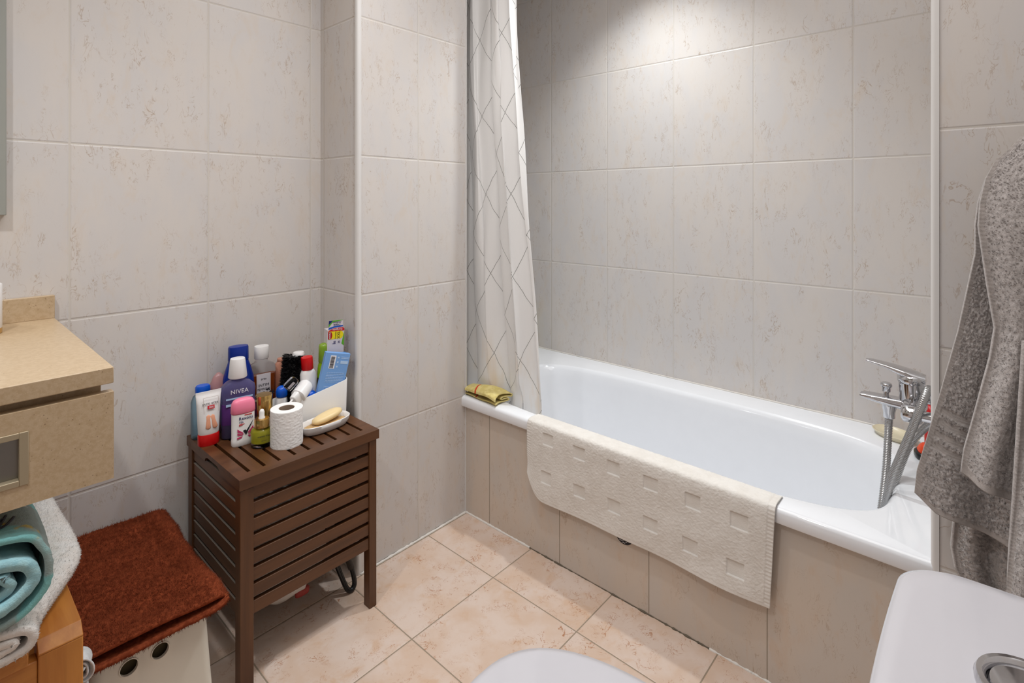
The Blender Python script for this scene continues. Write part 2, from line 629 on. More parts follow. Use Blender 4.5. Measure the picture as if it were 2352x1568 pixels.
def cr(pts, per=10):
    """catmull-rom resample"""
    P = [np.array(p, float) for p in pts]
    P = [2 * P[0] - P[1]] + P + [2 * P[-1] - P[-2]]
    out = []
    for i in range(1, len(P) - 2):
        for k in range(per):
            t = k / per
            a, b, c, d = P[i - 1], P[i], P[i + 1], P[i + 2]
            out.append(0.5 * ((2 * b) + (-a + c) * t + (2 * a - 5 * b + 4 * c - d) * t * t + (-a + 3 * b - 3 * c + d) * t ** 3))
    out.append(P[-2])
    return np.array(out)


def prism(pts, axis, a, b):
    """extrude a 2-D outline along an axis"""
    bm = bmesh.new()

    def mk(p, h):
        q = [p[0], p[1]]
        q.insert(axis, h)
        return tuple(q)
    rings(bm, [[mk(p, a) for p in pts], [mk(p, b) for p in pts]])
    bmesh.ops.recalc_face_normals(bm, faces=bm.faces)
    return bm


def text(name, body, size, origin, right, up, mat, parent, depth=0.0002, align='CENTER', sx=1.0, shear=0.0):
    cu = bpy.data.curves.new(name, 'FONT')
    cu.body = body
    cu.size = size
    cu.extrude = depth
    cu.align_x = align
    cu.align_y = 'CENTER'
    cu.shear = shear
    cu.resolution_u = 2
    r = Vector(right).normalized()
    u = Vector(up)
    u = (u - r * u.dot(r)).normalized()
    nrm = r.cross(u)
    m = Matrix.Identity(4)
    for i in range(3):
        m[i][0], m[i][1], m[i][2], m[i][3] = r[i] * sx, u[i], nrm[i], origin[i]
    tmp = bpy.data.objects.new(name, cu)
    C.objects.link(tmp)
    dg = bpy.context.evaluated_depsgraph_get()
    me = bpy.data.meshes.new_from_object(tmp.evaluated_get(dg))
    bpy.data.objects.remove(tmp, do_unlink=True)
    me.materials.clear()
    me.materials.append(mat)
    me.transform(m)
    o = bpy.data.objects.new(name, me)
    C.objects.link(o)
    o.parent = parent
    return o


def smooth2(a, k=1):
    for _ in range(k):
        p = np.pad(a, 1, mode='edge')
        a = (p[1:-1, 1:-1] * 4 + (p[:-2, 1:-1] + p[2:, 1:-1] + p[1:-1, :-2] + p[1:-1, 2:]) * 2 + p[:-2, :-2] + p[2:, 2:] + p[:-2, 2:] + p[2:, :-2]) / 16
    return a


def gnormals(P):
    du = np.gradient(P, axis=1)
    dv = np.gradient(P, axis=0)
    n = np.cross(du, dv)
    return n / (np.linalg.norm(n, axis=2, keepdims=True) + 1e-12)


GRID = {}


def cloth(name, P, th, mat, parent=None, disp=None, back=True, uv=None, mi=None, smooth=True, flip=1):
    """P: (rows, cols, 3) grid of points; gets a real thickness th along its normal"""
    P = np.asarray(P, float)
    nv, nu = P.shape[:2]
    N = gnormals(P) * flip
    F = P + (N * disp[..., None] if disp is not None else 0)
    G = P - N * th if not (disp is not None and back) else P - N * (th + disp[::, ::-1][..., None] * 0.6)
    verts = np.concatenate([F.reshape(-1, 3), G.reshape(-1, 3)])
    idx = np.arange(nv * nu).reshape(nv, nu)
    q = np.stack([idx[:-1, :-1], idx[:-1, 1:], idx[1:, 1:], idx[1:, :-1]], -1).reshape(-1, 4)
    off = nv * nu
    q2 = q[:, ::-1] + off
    edge = list(idx[0, :]) + list(idx[1:, -1]) + list(idx[-1, ::-1][1:]) + list(idx[::-1, 0][1:-1])
    e = np.array(edge)
    e2 = np.roll(e, -1)
    q3 = np.stack([e2, e, e + off, e2 + off], -1)
    faces = np.concatenate([q, q2, q3])
    if flip < 0:
        faces = faces[:, ::-1]
    me = bpy.data.meshes.new(name)
    me.from_pydata(verts.tolist(), [], faces.tolist())
    me.update()
    if uv is not None:
        lay = me.uv_layers.new(name='UVMap')
        UV = np.concatenate([uv.reshape(-1, 2), uv.reshape(-1, 2)])
        li = np.empty(len(me.loops), dtype=np.int64)
        me.loops.foreach_get('vertex_index', li)
        lay.data.foreach_set('uv', UV[li].ravel())
    ml = mat if isinstance(mat, (list, tuple)) else [mat]
    for m in ml:
        me.materials.append(m)
    if mi is not None:
        a = np.asarray(mi).reshape(-1)
        full = np.concatenate([a, a, np.zeros(len(q3), int)]).astype(np.int32)
        me.polygons.foreach_set('material_index', full)
    if smooth:
        me.polygons.foreach_set('use_smooth', np.ones(len(faces), bool))
    o = bpy.data.objects.new(name, me)
    C.objects.link(o)
    if parent:
        o.parent = parent
    GRID[o.name] = P
    return o


def nub(shape, amp, k=1):
    a = nrs.rand(*shape)
    a = smooth2(a, k)
    a = (a - a.min()) / (a.max() - a.min())
    return a * amp


def arr(t):
    return np.array(t, float)


# ------------------------------------------------------------------ room shell
def struct(name, bm, mat, **kw):
    return obj(name, bm, mat, kind='structure', **kw)


struct('floor', B(((-1.15, -1.1, -0.08), (XT + 0.02, YA + 0.05, 0))), M['floor'])
struct('ceiling', B(((-1.2, -1.15, ZC), (XB + 0.1, YH + 0.1, ZC + 0.08))), M['ceil'])
struct('wall_vanity', B(((-1.15, YA, 0), (PX0 + 0.02, YA + 0.1, ZC))), M['wall_a'])
# pillar boxed out beside the bath: two tiled faces
bm = bmesh.new()
box(bm, (PX0 + 0.004, YP + 0.004, 0), (PX1 - 0.004, YH + 0.1, ZC))
for f in bm.faces:
    f.material_index = 0 if abs(f.normal.y) > 0.5 else 1
bm.normal_update()
for f in bm.faces:
    f.material_index = 0 if abs(f.normal.y) > 0.5 else 1
struct('wall_pillar', bm, [M['wall_p'], M['wall_ps']])
struct('wall_bath', B(((XB, YR - 0.3, 0), (XB + 0.1, YH + 0.1, ZC))), M['wall_b'])
struct('wall_head', B(((PX1 - 0.01, YH, 0), (XB + 0.02, YH + 0.1, ZC))), M['wall_a'])
bm = bmesh.new()
box(bm, (XR, -1.1, 0), (XB, YR, ZC))
bm.normal_update()
for f in bm.faces:
    f.material_index = 0 if abs(f.normal.x) > 0.5 else 1
struct('wall_towel', bm, [M['wall_r'], M['wall_o']])
struct('wall_toilet', B(((0.30, -1.1, 0), (XR, -0.14, ZC))), M['wall_o'])
struct('wall_entry', B(((-1.15, -1.15, 0), (0.30, -1.05, ZC))), M['wall_o'])
struct('wall_left', B(((-1.2, -1.1, 0), (-1.12, YA, ZC))), M['wall_r'])
struct('wall_bath_panel', B(((XT, YR, 0), (XT + 0.012, YP + 0.003, 0.404))), M['apron'])


# rounded white corner beads
def bead(name, x, y, ax, ay, r=0.0085):
    pts = [(x, y), (x + ax * r * 2, y), (x + ax * r * 2, y + ay * r * 0.3)]
    arc = [(x + ax * r * (1 - math.cos(a)), y + ay * r * (1 - math.sin(a))) for a in np.linspace(0, PI / 2, 7)]
    out = [(x + ax * r * 1.7, y)] + [(p[0], p[1]) for p in reversed(arc)] + [(x, y + ay * r * 1.7), (x + ax * r, y + ay * r * 1.7), (x + ax * r * 1.7, y + ay * r * 1.7)]
    o = struct(name, prism(out, 2, 0.0, ZC), M['trim'], auto=40)
    return o


bead('trim_1', PX0, YP, 1, 1)
bead('trim_2', PX1, YP, -1, 1, 0.005)
bead('trim_3', XR - 0.003, YR + 0.005, 1, -1, 0.008)


# silicone and grimy joints along floor and bath
def strip(name, pts, r, mat, jit=0.3):
    P = cr(pts, 24)
    R = [r * (1 + jit * (rnd.random() - 0.5) * 2) for _ in P]
    bm = sweep(bmesh.new(), P, R, 8)
    return struct(name, bm, mat, smooth=True)


strip('trim_4', [(PX0 + 0.01, YP, 0.001), (1.15, YP, 0.001), (XT, YP, 0.001)], 0.0045, M['caulk'])
strip('trim_5', [(XT, YP, 0.001), (XT, 1.3, 0.001), (XT, 1.158, 0.001)], 0.0042, M['caulk'])
strip('trim_6', [(XT, 1.157, 0.0), (XT, 1.0, 0.0), (XT, 0.7, 0.0), (XT, 0.545, 0.0)], 0.0028, M['grime'], 0.7)
strip('trim_7', [(XT, 0.545, 0.0), (XT, 0.45, 0.0), (XT, 0.40, 0.0), (XT, 0.10, 0.0)], 0.0030, M['caulk'], 0.5)
strip('trim_8', [(XB, YH - 0.01, ZRIM + 0.001), (XB, 1.0, ZRIM + 0.001), (XB, YR + 0.01, ZRIM + 0.001)], 0.0032, M['caulk'], 0.3)
strip('trim_9', [(XR + 0.004, YR + 0.001, ZRIM + 0.001), (1.7, YR + 0.001, ZRIM + 0.001), (XB - 0.01, YR + 0.001, ZRIM + 0.001)], 0.0045, M['caulk'], 0.3)

# ------------------------------------------------------------------ bathtub
def bathtub():
    cx, cy = 1.695, 0.848
    N = 200

    def inner(hx, hy, z, n, dcx=0.0, dcy=0.0):
        return sloop(hx, hy, z, n, N, (cx + dcx, cy + dcy))

    def outer(x0, y0, x1, y1, z, r=0.01):
        pts = []
        for (px, py, _) in inner(0.275, 0.676, 0, 4.2):
            dx, dy = px - cx, py - cy
            tx = (x1 - cx) / dx if dx > 1e-9 else ((x0 - cx) / dx if dx < -1e-9 else 1e9)
            ty = (y1 - cy) / dy if dy > 1e-9 else ((y0 - cy) / dy if dy < -1e-9 else 1e9)
            t = min(tx, ty)
            pts.append((cx + dx * t, cy + dy * t, z))
        return pts
    ox0, oy0, ox1, oy1 = 1.368, YR + 0.0015, XB - 0.0015, YH - 0.002
    # snap the outer loop's corners so the rectangle stays square
    def snap(lp):
        lp = [list(p) for p in lp]
        xs = [min(p[0] for p in lp), max(p[0] for p in lp)]
        ys = [min(p[1] for p in lp), max(p[1] for p in lp)]
        for X in xs:
            for Y in ys:
                k = min(range(len(lp)), key=lambda i: (lp[i][0] - X) ** 2 + (lp[i][1] - Y) ** 2)
                lp[k][0], lp[k][1] = X, Y
        return [tuple(p) for p in lp]
    L = []
    L.append(snap(outer(ox0 + 0.014, oy0, ox1, oy1, 0.404)))
    L.append(snap(outer(ox0 + 0.002, oy0, ox1, oy1, 0.405)))
    L.append(snap(outer(ox0, oy0, ox1, oy1, 0.409)))
    L.append(snap(outer(ox0, oy0, ox1, oy1, 0.431)))
    L.append(snap(outer(ox0 + 0.003, oy0, ox1, oy1, 0.438)))
    L.append(snap(outer(ox0 + 0.010, oy0 + 0.002, ox1 - 0.002, oy1 - 0.002, ZRIM)))
    L.append(inner(0.279, 0.680, ZRIM, 4.2))
    L.append(inner(0.274, 0.675, ZRIM - 0.001, 4.2))
    L.append(inner(0.268, 0.669, ZRIM - 0.006, 4.2))
    L.append(inner(0.263, 0.663, ZRIM - 0.016, 4.1))
    for k in range(1, 9):
        f = k / 8
        L.append(inner(0.263 - 0.028 * f, 0.660 - 0.075 * f, ZRIM - 0.016 - 0.255 * f, 4.1 - 0.6 * f, 0, -0.03 * f))
    z0 = ZRIM - 0.271
    for k in range(1, 8):
        a = k / 7 * PI / 2
        L.append(inner(0.235 - 0.075 * (1 - math.cos(a)), 0.585 - 0.085 * (1 - math.cos(a)), z0 - 0.075 * math.sin(a), 3.4, 0, -0.03))
    for k in (0.66, 0.33, 0.08):
        L.append(inner(0.16 * k, 0.50 * k, z0 - 0.075 - 0.004 * (1 - k), 3.2, 0, -0.03))
    bm = bmesh.new()
    rings(bm, L, cap0=False, cap1=True)
    bmesh.ops.recalc_face_normals(bm, faces=bm.faces)
    # normals must point up out of the basin
    t = thing('bathtub', 'long white enamel bathtub with rounded basin behind tiled panel', 'bathtub', (0, 0, 0))
    o = obj('basin', bm, M['enamel'], t, auto=50)
    d = lathe([(0.0, 0.094), (0.026, 0.094), (0.028, 0.092), (0.028, 0.088)], 24, c=(cx, 0.36), cap0=True)
    obj('drain', d, M['chrome'], t, auto=40)


bathtub()

# ------------------------------------------------------------------ shower curtain and rail
tr = tag(obj('curtain_rail', sweep(bmesh.new(), [(1.46, YH, 2.31), (1.46, 1.0, 2.31), (1.46, YR, 2.31)], 0.011, 14), M['white_pl'], smooth=True),
         'white shower curtain rail above the bath', 'curtain rail')


def curtain():
    nu, nv = 420, 150
    zs = np.linspace(0.385, 2.29, nv)
    s = np.linspace(0, 1, nu)
    Pm = np.zeros((nv, nu, 3))
    UV = np.zeros((nv, nu, 2))
    for r, z in enumerate(zs):
        f = min(1, max(0, (1.95 - z) / 1.5))
        y0 = 1.305 - 0.125 * f ** 1.3
        y1 = 1.72
        ph = 2 * PI * (s ** 0.85 * 3.2 + 0.05 * math.sin(2.4 * z) + 0.10)
        amp = 0.026 * (0.85 + 0.25 * np.sin(7 * s + 1.5 * z))
        y = y0 + (y1 - y0) * s + 0.014 * np.sin(2 * ph + 0.8)
        x = 1.462 + amp * np.sin(ph) + 0.007 * np.sin(2.3 * ph + 2.2 * z) + 0.004 * np.sin(40 * s + 9 * z)
        x = np.maximum(x, 1.440 + 0.016 * min(1, max(0, (0.52 - z) / 0.05)))
        ln = np.concatenate([[0], np.cumsum(np.hypot(np.diff(x), np.diff(y)))])
        Pm[r, :, 0], Pm[r, :, 1], Pm[r, :, 2] = x, y, z
        UV[r, :, 0] = ln
        UV[r, :, 1] = z
    t = thing('shower_curtain', 'ivory shower curtain with thin diamond line pattern bunched at tub head', 'curtain', (0, 0, 0))
    cloth('curtain_cloth', Pm, 0.0007, M['curtain'], t, uv=UV)
    n2 = 9
    for i in range(n2):
        bm = bmesh.new()
        y = 1.32 + i * (0.40 / (n2 - 1))
        tor = [(1.46 + 0.019 * math.cos(a), y, 2.306 + 0.019 * math.sin(a)) for a in np.linspace(0, 2 * PI, 20)]
        obj('ring', sweep(bm, tor, 0.0016, 6, False), M['white_pl'], t, smooth=True)


curtain()

# ------------------------------------------------------------------ wall mixer and hose
def faucet():
    t = thing('bath_mixer_tap', 'chrome lever bath mixer tap on the foot wall of the tub', 'tap', (1.73, YR, 0.64))

    def loc(p):
        return (p[0] - 1.73, p[1] - YR, p[2] - 0.64)
    # body: horizontal bar between the two inlets
    bm = bmesh.new()
    sweep(bm, [loc((1.662, 0.142, 0.642)), loc((1.675, 0.142, 0.642)), loc((1.70, 0.143, 0.643)), loc((1.73, 0.145, 0.645)), loc((1.76, 0.143, 0.643)), loc((1.785, 0.142, 0.642)), loc((1.798, 0.142, 0.642))],
          [0.020, 0.023, 0.024, 0.029, 0.024, 0.023, 0.020], 28)
    sweep(bm, [loc((1.73, 0.146, 0.628)), loc((1.73, 0.148, 0.66)), loc((1.73, 0.150, 0.70))], [0.026, 0.029, 0.028], 28)
    obj('body', bm, M['chrome'], t, auto=50)
    for x in (1.655, 1.805):
        bm = bmesh.new()
        sweep(bm, [loc((x, YR, 0.642)), loc((x, YR + 0.004, 0.642)), loc((x, YR + 0.014, 0.642)), loc((x, YR + 0.018, 0.642))], [0.033, 0.033, 0.026, 0.018], 28)
        sweep(bm, [loc((x, YR + 0.016, 0.642)), loc((x, 0.124, 0.642))], [0.013, 0.013], 20)
        sweep(bm, [loc((x, 0.122, 0.642)), loc((x, 0.126, 0.642)), loc((x, 0.158, 0.642)), loc((x, 0.164, 0.642))], [0.018, 0.022, 0.022, 0.016], 24)
        obj('wall_flange', bm, M['chrome'], t, auto=50)
    # lever: round cap with a long flat blade
    bm = bmesh.new()
    sweep(bm, [loc((1.73, 0.150, 0.700)), loc((1.73, 0.150, 0.703)), loc((1.73, 0.1505, 0.716)), loc((1.73, 0.152, 0.724))], [0.0285, 0.0305, 0.0305, 0.022], 28)
    secs = []
    for (y, z, w, h) in ((0.120, 0.714, 0.020, 0.010), (0.15, 0.720, 0.027, 0.012), (0.175, 0.727, 0.024, 0.010), (0.205, 0.735, 0.020, 0.006), (0.235, 0.740, 0.017, 0.004), (0.249, 0.741, 0.011, 0.0025)):
        secs.append([loc((1.73 + w * math.copysign(abs(math.cos(a)) ** 0.6, math.cos(a)), y, z + h * math.copysign(abs(math.sin(a)) ** 0.8, math.sin(a)))) for a in np.linspace(0, 2 * PI, 24, endpoint=False)])
    rings(bm, secs)
    bmesh.ops.recalc_face_normals(bm, faces=bm.faces)
    obj('lever', bm, M['chrome'], t, auto=50)
    # spout
    bm = bmesh.new()
    secs = []
    for (y, z, w, h) in ((0.140, 0.640, 0.020, 0.016), (0.165, 0.640, 0.019, 0.014), (0.19, 0.641, 0.020, 0.0125), (0.225, 0.643, 0.020, 0.010), (0.250, 0.645, 0.019, 0.007), (0.262, 0.645, 0.017, 0.004)):
        secs.append([loc((1.73 + w * math.copysign(abs(math.cos(a)) ** 0.5, math.cos(a)), y, z + h * math.copysign(abs(math.sin(a)) ** 0.6, math.sin(a)))) for a in np.linspace(0, 2 * PI, 28, endpoint=False)])
    rings(bm, secs)
    bmesh.ops.recalc_face_normals(bm, faces=bm.faces)
    obj('spout', bm, M['chrome'], t, auto=50)
    bm = lathe([(0.006, 0.0), (0.006, 0.014), (0.0095, 0.0145), (0.0105, 0.026), (0.0125, 0.028), (0.0135, 0.032), (0.0125, 0.036), (0.009, 0.038)], 24)
    bmesh.ops.translate(bm, verts=bm.verts, vec=loc((1.73, 0.204, 0.650)))
    obj('diverter_knob', bm, M['chrome'], t, auto=50)
    bm = lathe([(0.017, 0.0), (0.016, -0.012), (0.0135, -0.022), (0.0135, -0.036), (0.0115, -0.038)], 24)
    bmesh.ops.recalc_face_normals(bm, faces=bm.faces)
    bmesh.ops.translate(bm, verts=bm.verts, vec=loc((1.73, 0.198, 0.633)))
    obj('hose_outlet', bm, M['chrome'], t, auto=50)


faucet()


def hose():
    pts = [(1.73, 0.198, 0.597), (1.725, 0.199, 0.56), (1.69, 0.200, 0.47), (1.648, 0.205, 0.38), (1.63, 0.215, 0.29), (1.64, 0.24, 0.22), (1.67, 0.26, 0.20), (1.675, 0.235, 0.25),
           (1.650, 0.207, 0.33), (1.637, 0.194, 0.41), (1.630, 0.181, 0.48), (1.627, 0.160, 0.55), (1.624, 0.141, 0.61), (1.622, 0.126, 0.66), (1.628, 0.116, 0.697), (1.648, 0.111, 0.712), (1.676, 0.106, 0.702), (1.700, 0.100, 0.665),
           (1.722, 0.101, 0.620), (1.740, 0.124, 0.585), (1.737, 0.152, 0.54), (1.715, 0.172, 0.48), (1.690, 0.188, 0.42), (1.672, 0.206, 0.35), (1.66, 0.228, 0.28), (1.68, 0.27, 0.2), (1.72, 0.34, 0.175)]
    P = cr(pts, 60)
    seg = np.linalg.norm(np.diff(P, axis=0), axis=1)
    ln = np.concatenate([[0], np.cumsum(seg)])
    n = int(ln[-1] / 0.0014)
    q = np.linspace(0, ln[-1], n)
    Q = np.stack([np.interp(q, ln, P[:, i]) for i in range(3)], 1)
    R = [0.0094 if i % 3 else 0.0076 for i in range(n)]
    tag(obj('shower_hose', sweep(bmesh.new(), Q, R, 12), M['chrome_d'], smooth=True), 'ribbed chrome shower hose looping from the mixer into the tub', 'hose')


hose()

# items on the foot rim behind the tap
o = tag(obj('soap_tray', bottle([(0.046, 0.03, 0.0), (0.05, 0.036, 0.002), (0.064, 0.044, 0.016), (0.062, 0.042, 0.017), (0.047, 0.032, 0.004), (0.01, 0.01, 0.003)], 2.3), M['cream_tr'], auto=50),
        'cream translucent soap tray on the back corner of the tub rim', 'soap dish')
o.location = (2.018, 0.215, ZRIM)
o.rotation_euler = (0, 0, math.radians(62))
t = thing('shampoo_bottle', 'red bottle with black band standing behind the mixer tap', 'bottle', (1.975, 0.122, ZRIM))
obj('bottle', bottle([(0.022, 0.016, 0), (0.025, 0.018, 0.004), (0.026, 0.019, 0.05), (0.026, 0.019, 0.115), (0.022, 0.016, 0.13), (0.012, 0.012, 0.14)]), M['red'], t, auto=50)
obj('band', bottle([(0.0265, 0.0195, 0.075), (0.0268, 0.0198, 0.08), (0.0268, 0.0198, 0.105), (0.0265, 0.0195, 0.108)]), M['black_pl'], t, auto=50)
obj('cap', bottle([(0.014, 0.014, 0.138), (0.015, 0.015, 0.142), (0.015, 0.015, 0.17), (0.013, 0.013, 0.174)], 2), M['red'], t, auto=50)
t = thing('scrub_brush', 'orange red and black scrubbing brush lying on the tub rim', 'brush', (1.915, 0.135, ZRIM), math.radians(15))
obj('base', bottle([(0.03, 0.022, 0), (0.034, 0.025, 0.004), (0.034, 0.025, 0.014), (0.03, 0.022, 0.018)], 2.5), M['black_pl'], t, auto=50)
obj('handle', bottle([(0.025, 0.017, 0.018), (0.026, 0.018, 0.022), (0.019, 0.012, 0.034), (0.008, 0.006, 0.042)], 2.5), M['orange_red'], t, auto=50)

# bottle at the head end beyond the curtain
t = thing('pump_bottle', 'pale yellow pump bottle half hidden beyond the curtain edge', 'bottle', (2.022, 1.752, ZRIM))
obj('bottle', bottle([(0.030, 0.024, 0), (0.034, 0.027, 0.005), (0.034, 0.027, 0.15), (0.028, 0.022, 0.175), (0.014, 0.014, 0.19)]), M['pale_yellow'], t, auto=50)
bm = lathe([(0.014, 0.188), (0.014, 0.208), (0.005, 0.21), (0.005, 0.235), (0.012, 0.236), (0.012, 0.245), (0.006, 0.247)], 20)
sweep(bm, [(0, 0, 0.241), (-0.03, -0.01, 0.243), (-0.042, -0.014, 0.236)], [0.005, 0.0045, 0.004], 10)
obj('pump', bm, M['clear'], t, auto=50)

# ------------------------------------------------------------------ bath mat over the rim
def bath_mat():
    nu, nv = 400, 200
    prof = [(1.432, ZRIM - 0.012), (1.422, ZRIM + 0.004), (1.40, ZRIM + 0.0065), (1.376, ZRIM + 0.0065), (1.364, ZRIM + 0.002), (1.3595, ZRIM - 0.010), (1.3585, 0.41), (1.361, 0.36), (1.364, 0.30), (1.368, 0.24), (1.370, 0.195)]
    pr = cr([(p[0], 0, p[1]) for p in prof], 24)
    seg = np.linalg.norm(np.diff(pr, axis=0), axis=1)
    ln = np.concatenate([[0], np.cumsum(seg)])
    q = np.linspace(0, ln[-1], nv)
    px = np.interp(q, ln, pr[:, 0])
    pz = np.interp(q, ln, pr[:, 2])
    s = np.linspace(0, 1, nu)
    y = 1.147 + (0.378 - 1.147) * s
    P = np.zeros((nv, nu, 3))
    hang = np.clip((0.43 - pz) / 0.235, 0, 1)
    for j in range(nu):
        yy = y[j]
        # rounded lower corner at the head end, gentle bulges
        left = max(0, (yy - 1.075) / 0.072)
        zadd = 0.075 * left ** 2.4
        bulge = 0.004 * math.sin(9 * s[j] + 0.6) + 0.002 * math.sin(17 * s[j])
        skew = 0.012 * math.sin(PI * s[j]) - 0.004
        P[:, j, 0] = px - hang ** 1.3 * np.maximum(0, (0.006 + bulge)) - 0.003 * hang * np.sin(5 * hang + 7 * s[j]) ** 2
        P[:, j, 1] = yy + hang * 0.0 - 0.022 * hang * (s[j] > 0.9) * ((s[j] - 0.9) * 10) * -0.6
        P[:, j, 2] = pz + (zadd + skew * 0) * hang ** 2
    d = nub((nv, nu), 0.0016, 1)
    # sunken woven squares
    yy = P[..., 1]
    zz = P[..., 2]
    sq = np.zeros((nv, nu))
    cs = [(1.059, .404), (.938, .398), (.818, .393), (.699, .389), (.579, .385), (.460, .380), (1.066, .279), (.939, .280), (.818, .279), (.701, .273), (.586, .264), (.470, .258)]
    for (cy, cz) in cs:
        sq = np.maximum(sq, ((np.abs(yy - cy) < 0.0205) & (np.abs(zz - cz) < 0.0185)).astype(float))
    border = np.minimum(np.arange(nu), np.arange(nu)[::-1]) < 9
    rib = 0.0006 * (np.sin(np.arange(nv) * 1.1)[:, None] > 0)
    d = np.where(sq > 0, -0.0034, d)
    d = np.where(border[None, :], rib - 0.0006, d)
    d[-6:, :] = 0.0004
    t = thing('bath_mat', 'white terry bath mat with sunken squares draped over the tub rim', 'bath mat', (0, 0, 0))
    cloth('mat_cloth', P[::-1], 0.003, M['mat_cloth'], t, disp=d[::-1], back=False)


bath_mat()


# folded yellow cloth on the rim corner
def yellow_cloth():
    path = [(0.0, 0.004), (0.03, 0.003), (0.072, 0.004), (0.083, 0.010), (0.074, 0.016), (0.045, 0.014), (0.052, 0.020), (0.078, 0.021), (0.094, 0.018), (0.097, 0.026), (0.08, 0.034), (0.04, 0.036), (0.0, 0.03), (-0.008, 0.02)]
    c = cr([(p[0], 0, p[1]) for p in path], 8)
    n = 90
    nu = len(c)
    P = np.zeros((n, nu, 3))
    for r in range(n):
        f = r / (n - 1)
        y = -0.085 + 0.17 * f
        k = 0.86 - 0.26 * f
        P[r, :, 0] = c[:, 0] * k + 0.012 * f
        P[r, :, 1] = y + 0.008 * np.sin(c[:, 0] * 40)
        P[r, :, 2] = c[:, 2] * (0.92 + 0.25 * math.sin(2.4 * f * PI / 2)) + 0.0015 * np.sin(9 * f + 60 * c[:, 0])
    mi = np.zeros((n - 1, nu - 1), int)
    mi[int(n * 0.62):int(n * 0.66), :] = 1
    t = thing('cleaning_cloth', 'folded yellow cleaning cloth with red stripe on tub rim corner', 'cloth', (1.372, 1.388, ZRIM + 0.003), math.radians(0))
    cloth('cloth_fold', P[::-1], 0.003, [M['yellow_cloth'], M['stripe_red']], t, disp=nub((n, nu), 0.0015), mi=mi[::-1], back=False)


yellow_cloth()

# half hidden printed round sticker on the bath panel
t = thing('round_sticker', 'dark round printed sticker on bath panel half hidden below the mat', 'sticker', (XT, 0.797, 0.197))
bm = bmesh.new()
sweep(bm, [(0.0, 0, 0), (-0.0016, 0, 0)], [0.030, 0.030], 36)
obj('disc', bm, M['ink'], t, auto=40)
bm = bmesh.new()
for k in range(7):
    z = -0.026 + k * 0.0042
    hw = math.sqrt(max(0, 0.028 ** 2 - z * z)) * 0.92
    x = -hw
    while x < hw:
        wd = rnd.uniform(0.002, 0.007)
        if rnd.random() < 0.6:
            box(bm, (-0.0022, x, z), (-0.0015, min(x + wd, hw), z + 0.0016))
        x += wd + 0.001
obj('print', bm, M['ink_w'], t)

# ------------------------------------------------------------------ towels on the right
hook = thing('towel_hook', 'chrome towel hook on the tiled wall beside the tub', 'hook', (XR, -0.11, 1.25))
bm = bmesh.new()
sweep(bm, [(0, 0, 0), (-0.006, 0, 0)], [0.022, 0.022], 24)
sweep(bm, [(-0.005, 0, 0), (-0.10, 0, 0.0), (-0.15, 0, 0.006), (-0.165, 0, 0.016)], [0.006, 0.006, 0.006, 0.007], 12)
obj('peg', bm, M['chrome'], hook, auto=50)


def flap(name, left, yr, zt_fn, zb_fn, xfun, parent, nu, nv, amp, mats, bands=None, hem=8, th=0.004, seed=0, k=1):
    """hanging terry sheet between a left outline (y at z) and a right limit yr"""
    lz = np.array([p[1] for p in left])[::-1]
    ly = np.array([p[0] for p in left])[::-1]
    P = np.zeros((nv, nu, 3))
    U = np.zeros((nv, nu))
    Vv = np.zeros((nv, nu))
    s = np.linspace(0, 1, nu)
    for r in range(nv):
        f = r / (nv - 1)
        for _ in range(1):
            zt = zt_fn(s)
            zb = zb_fn(s)
            z = zt + (zb - zt) * f
        yl = np.interp(z, lz, ly)
        y = yl + (yr - yl) * s
        P[r, :, 1] = y
        P[r, :, 2] = z
        P[r, :, 0] = xfun(y, z, s, f)
        U[r] = s
        Vv[r] = f
    d = nub((nv, nu), amp, k)
    mi = np.zeros((nv - 1, nu - 1), int)
    if bands is not None:
        bm_ = bands(P[..., 1], P[..., 2])
        rib = 0.0005 * (np.arange(nv)[:, None] % 3 == 0)
        d = np.where(bm_, amp * 0.25 + rib, d)
        mi[bm_[:-1, :-1]] = 1
    d[:, :hem] = amp * 0.45 + 0.0004 * (np.arange(nv)[:, None] % 4 < 2)
    d[-hem:, :] = amp * 0.4
    mi[:, :hem] = 1
    mi[-hem:, :] = 1
    o = cloth(name, P, th, mats, parent, disp=d, mi=mi, back=False, flip=-1)
    mask = np.ones((nv, nu))
    mask[:, :hem] = 0
    mask[-hem:, :] = 0
    if bands is not None:
        mask[bm_] = 0
    pile('pile', P, 95000, amp * 1.15, 0.0021, M['grey_terry'], o, 0.8, seed + 5, mask, -1)
    return o


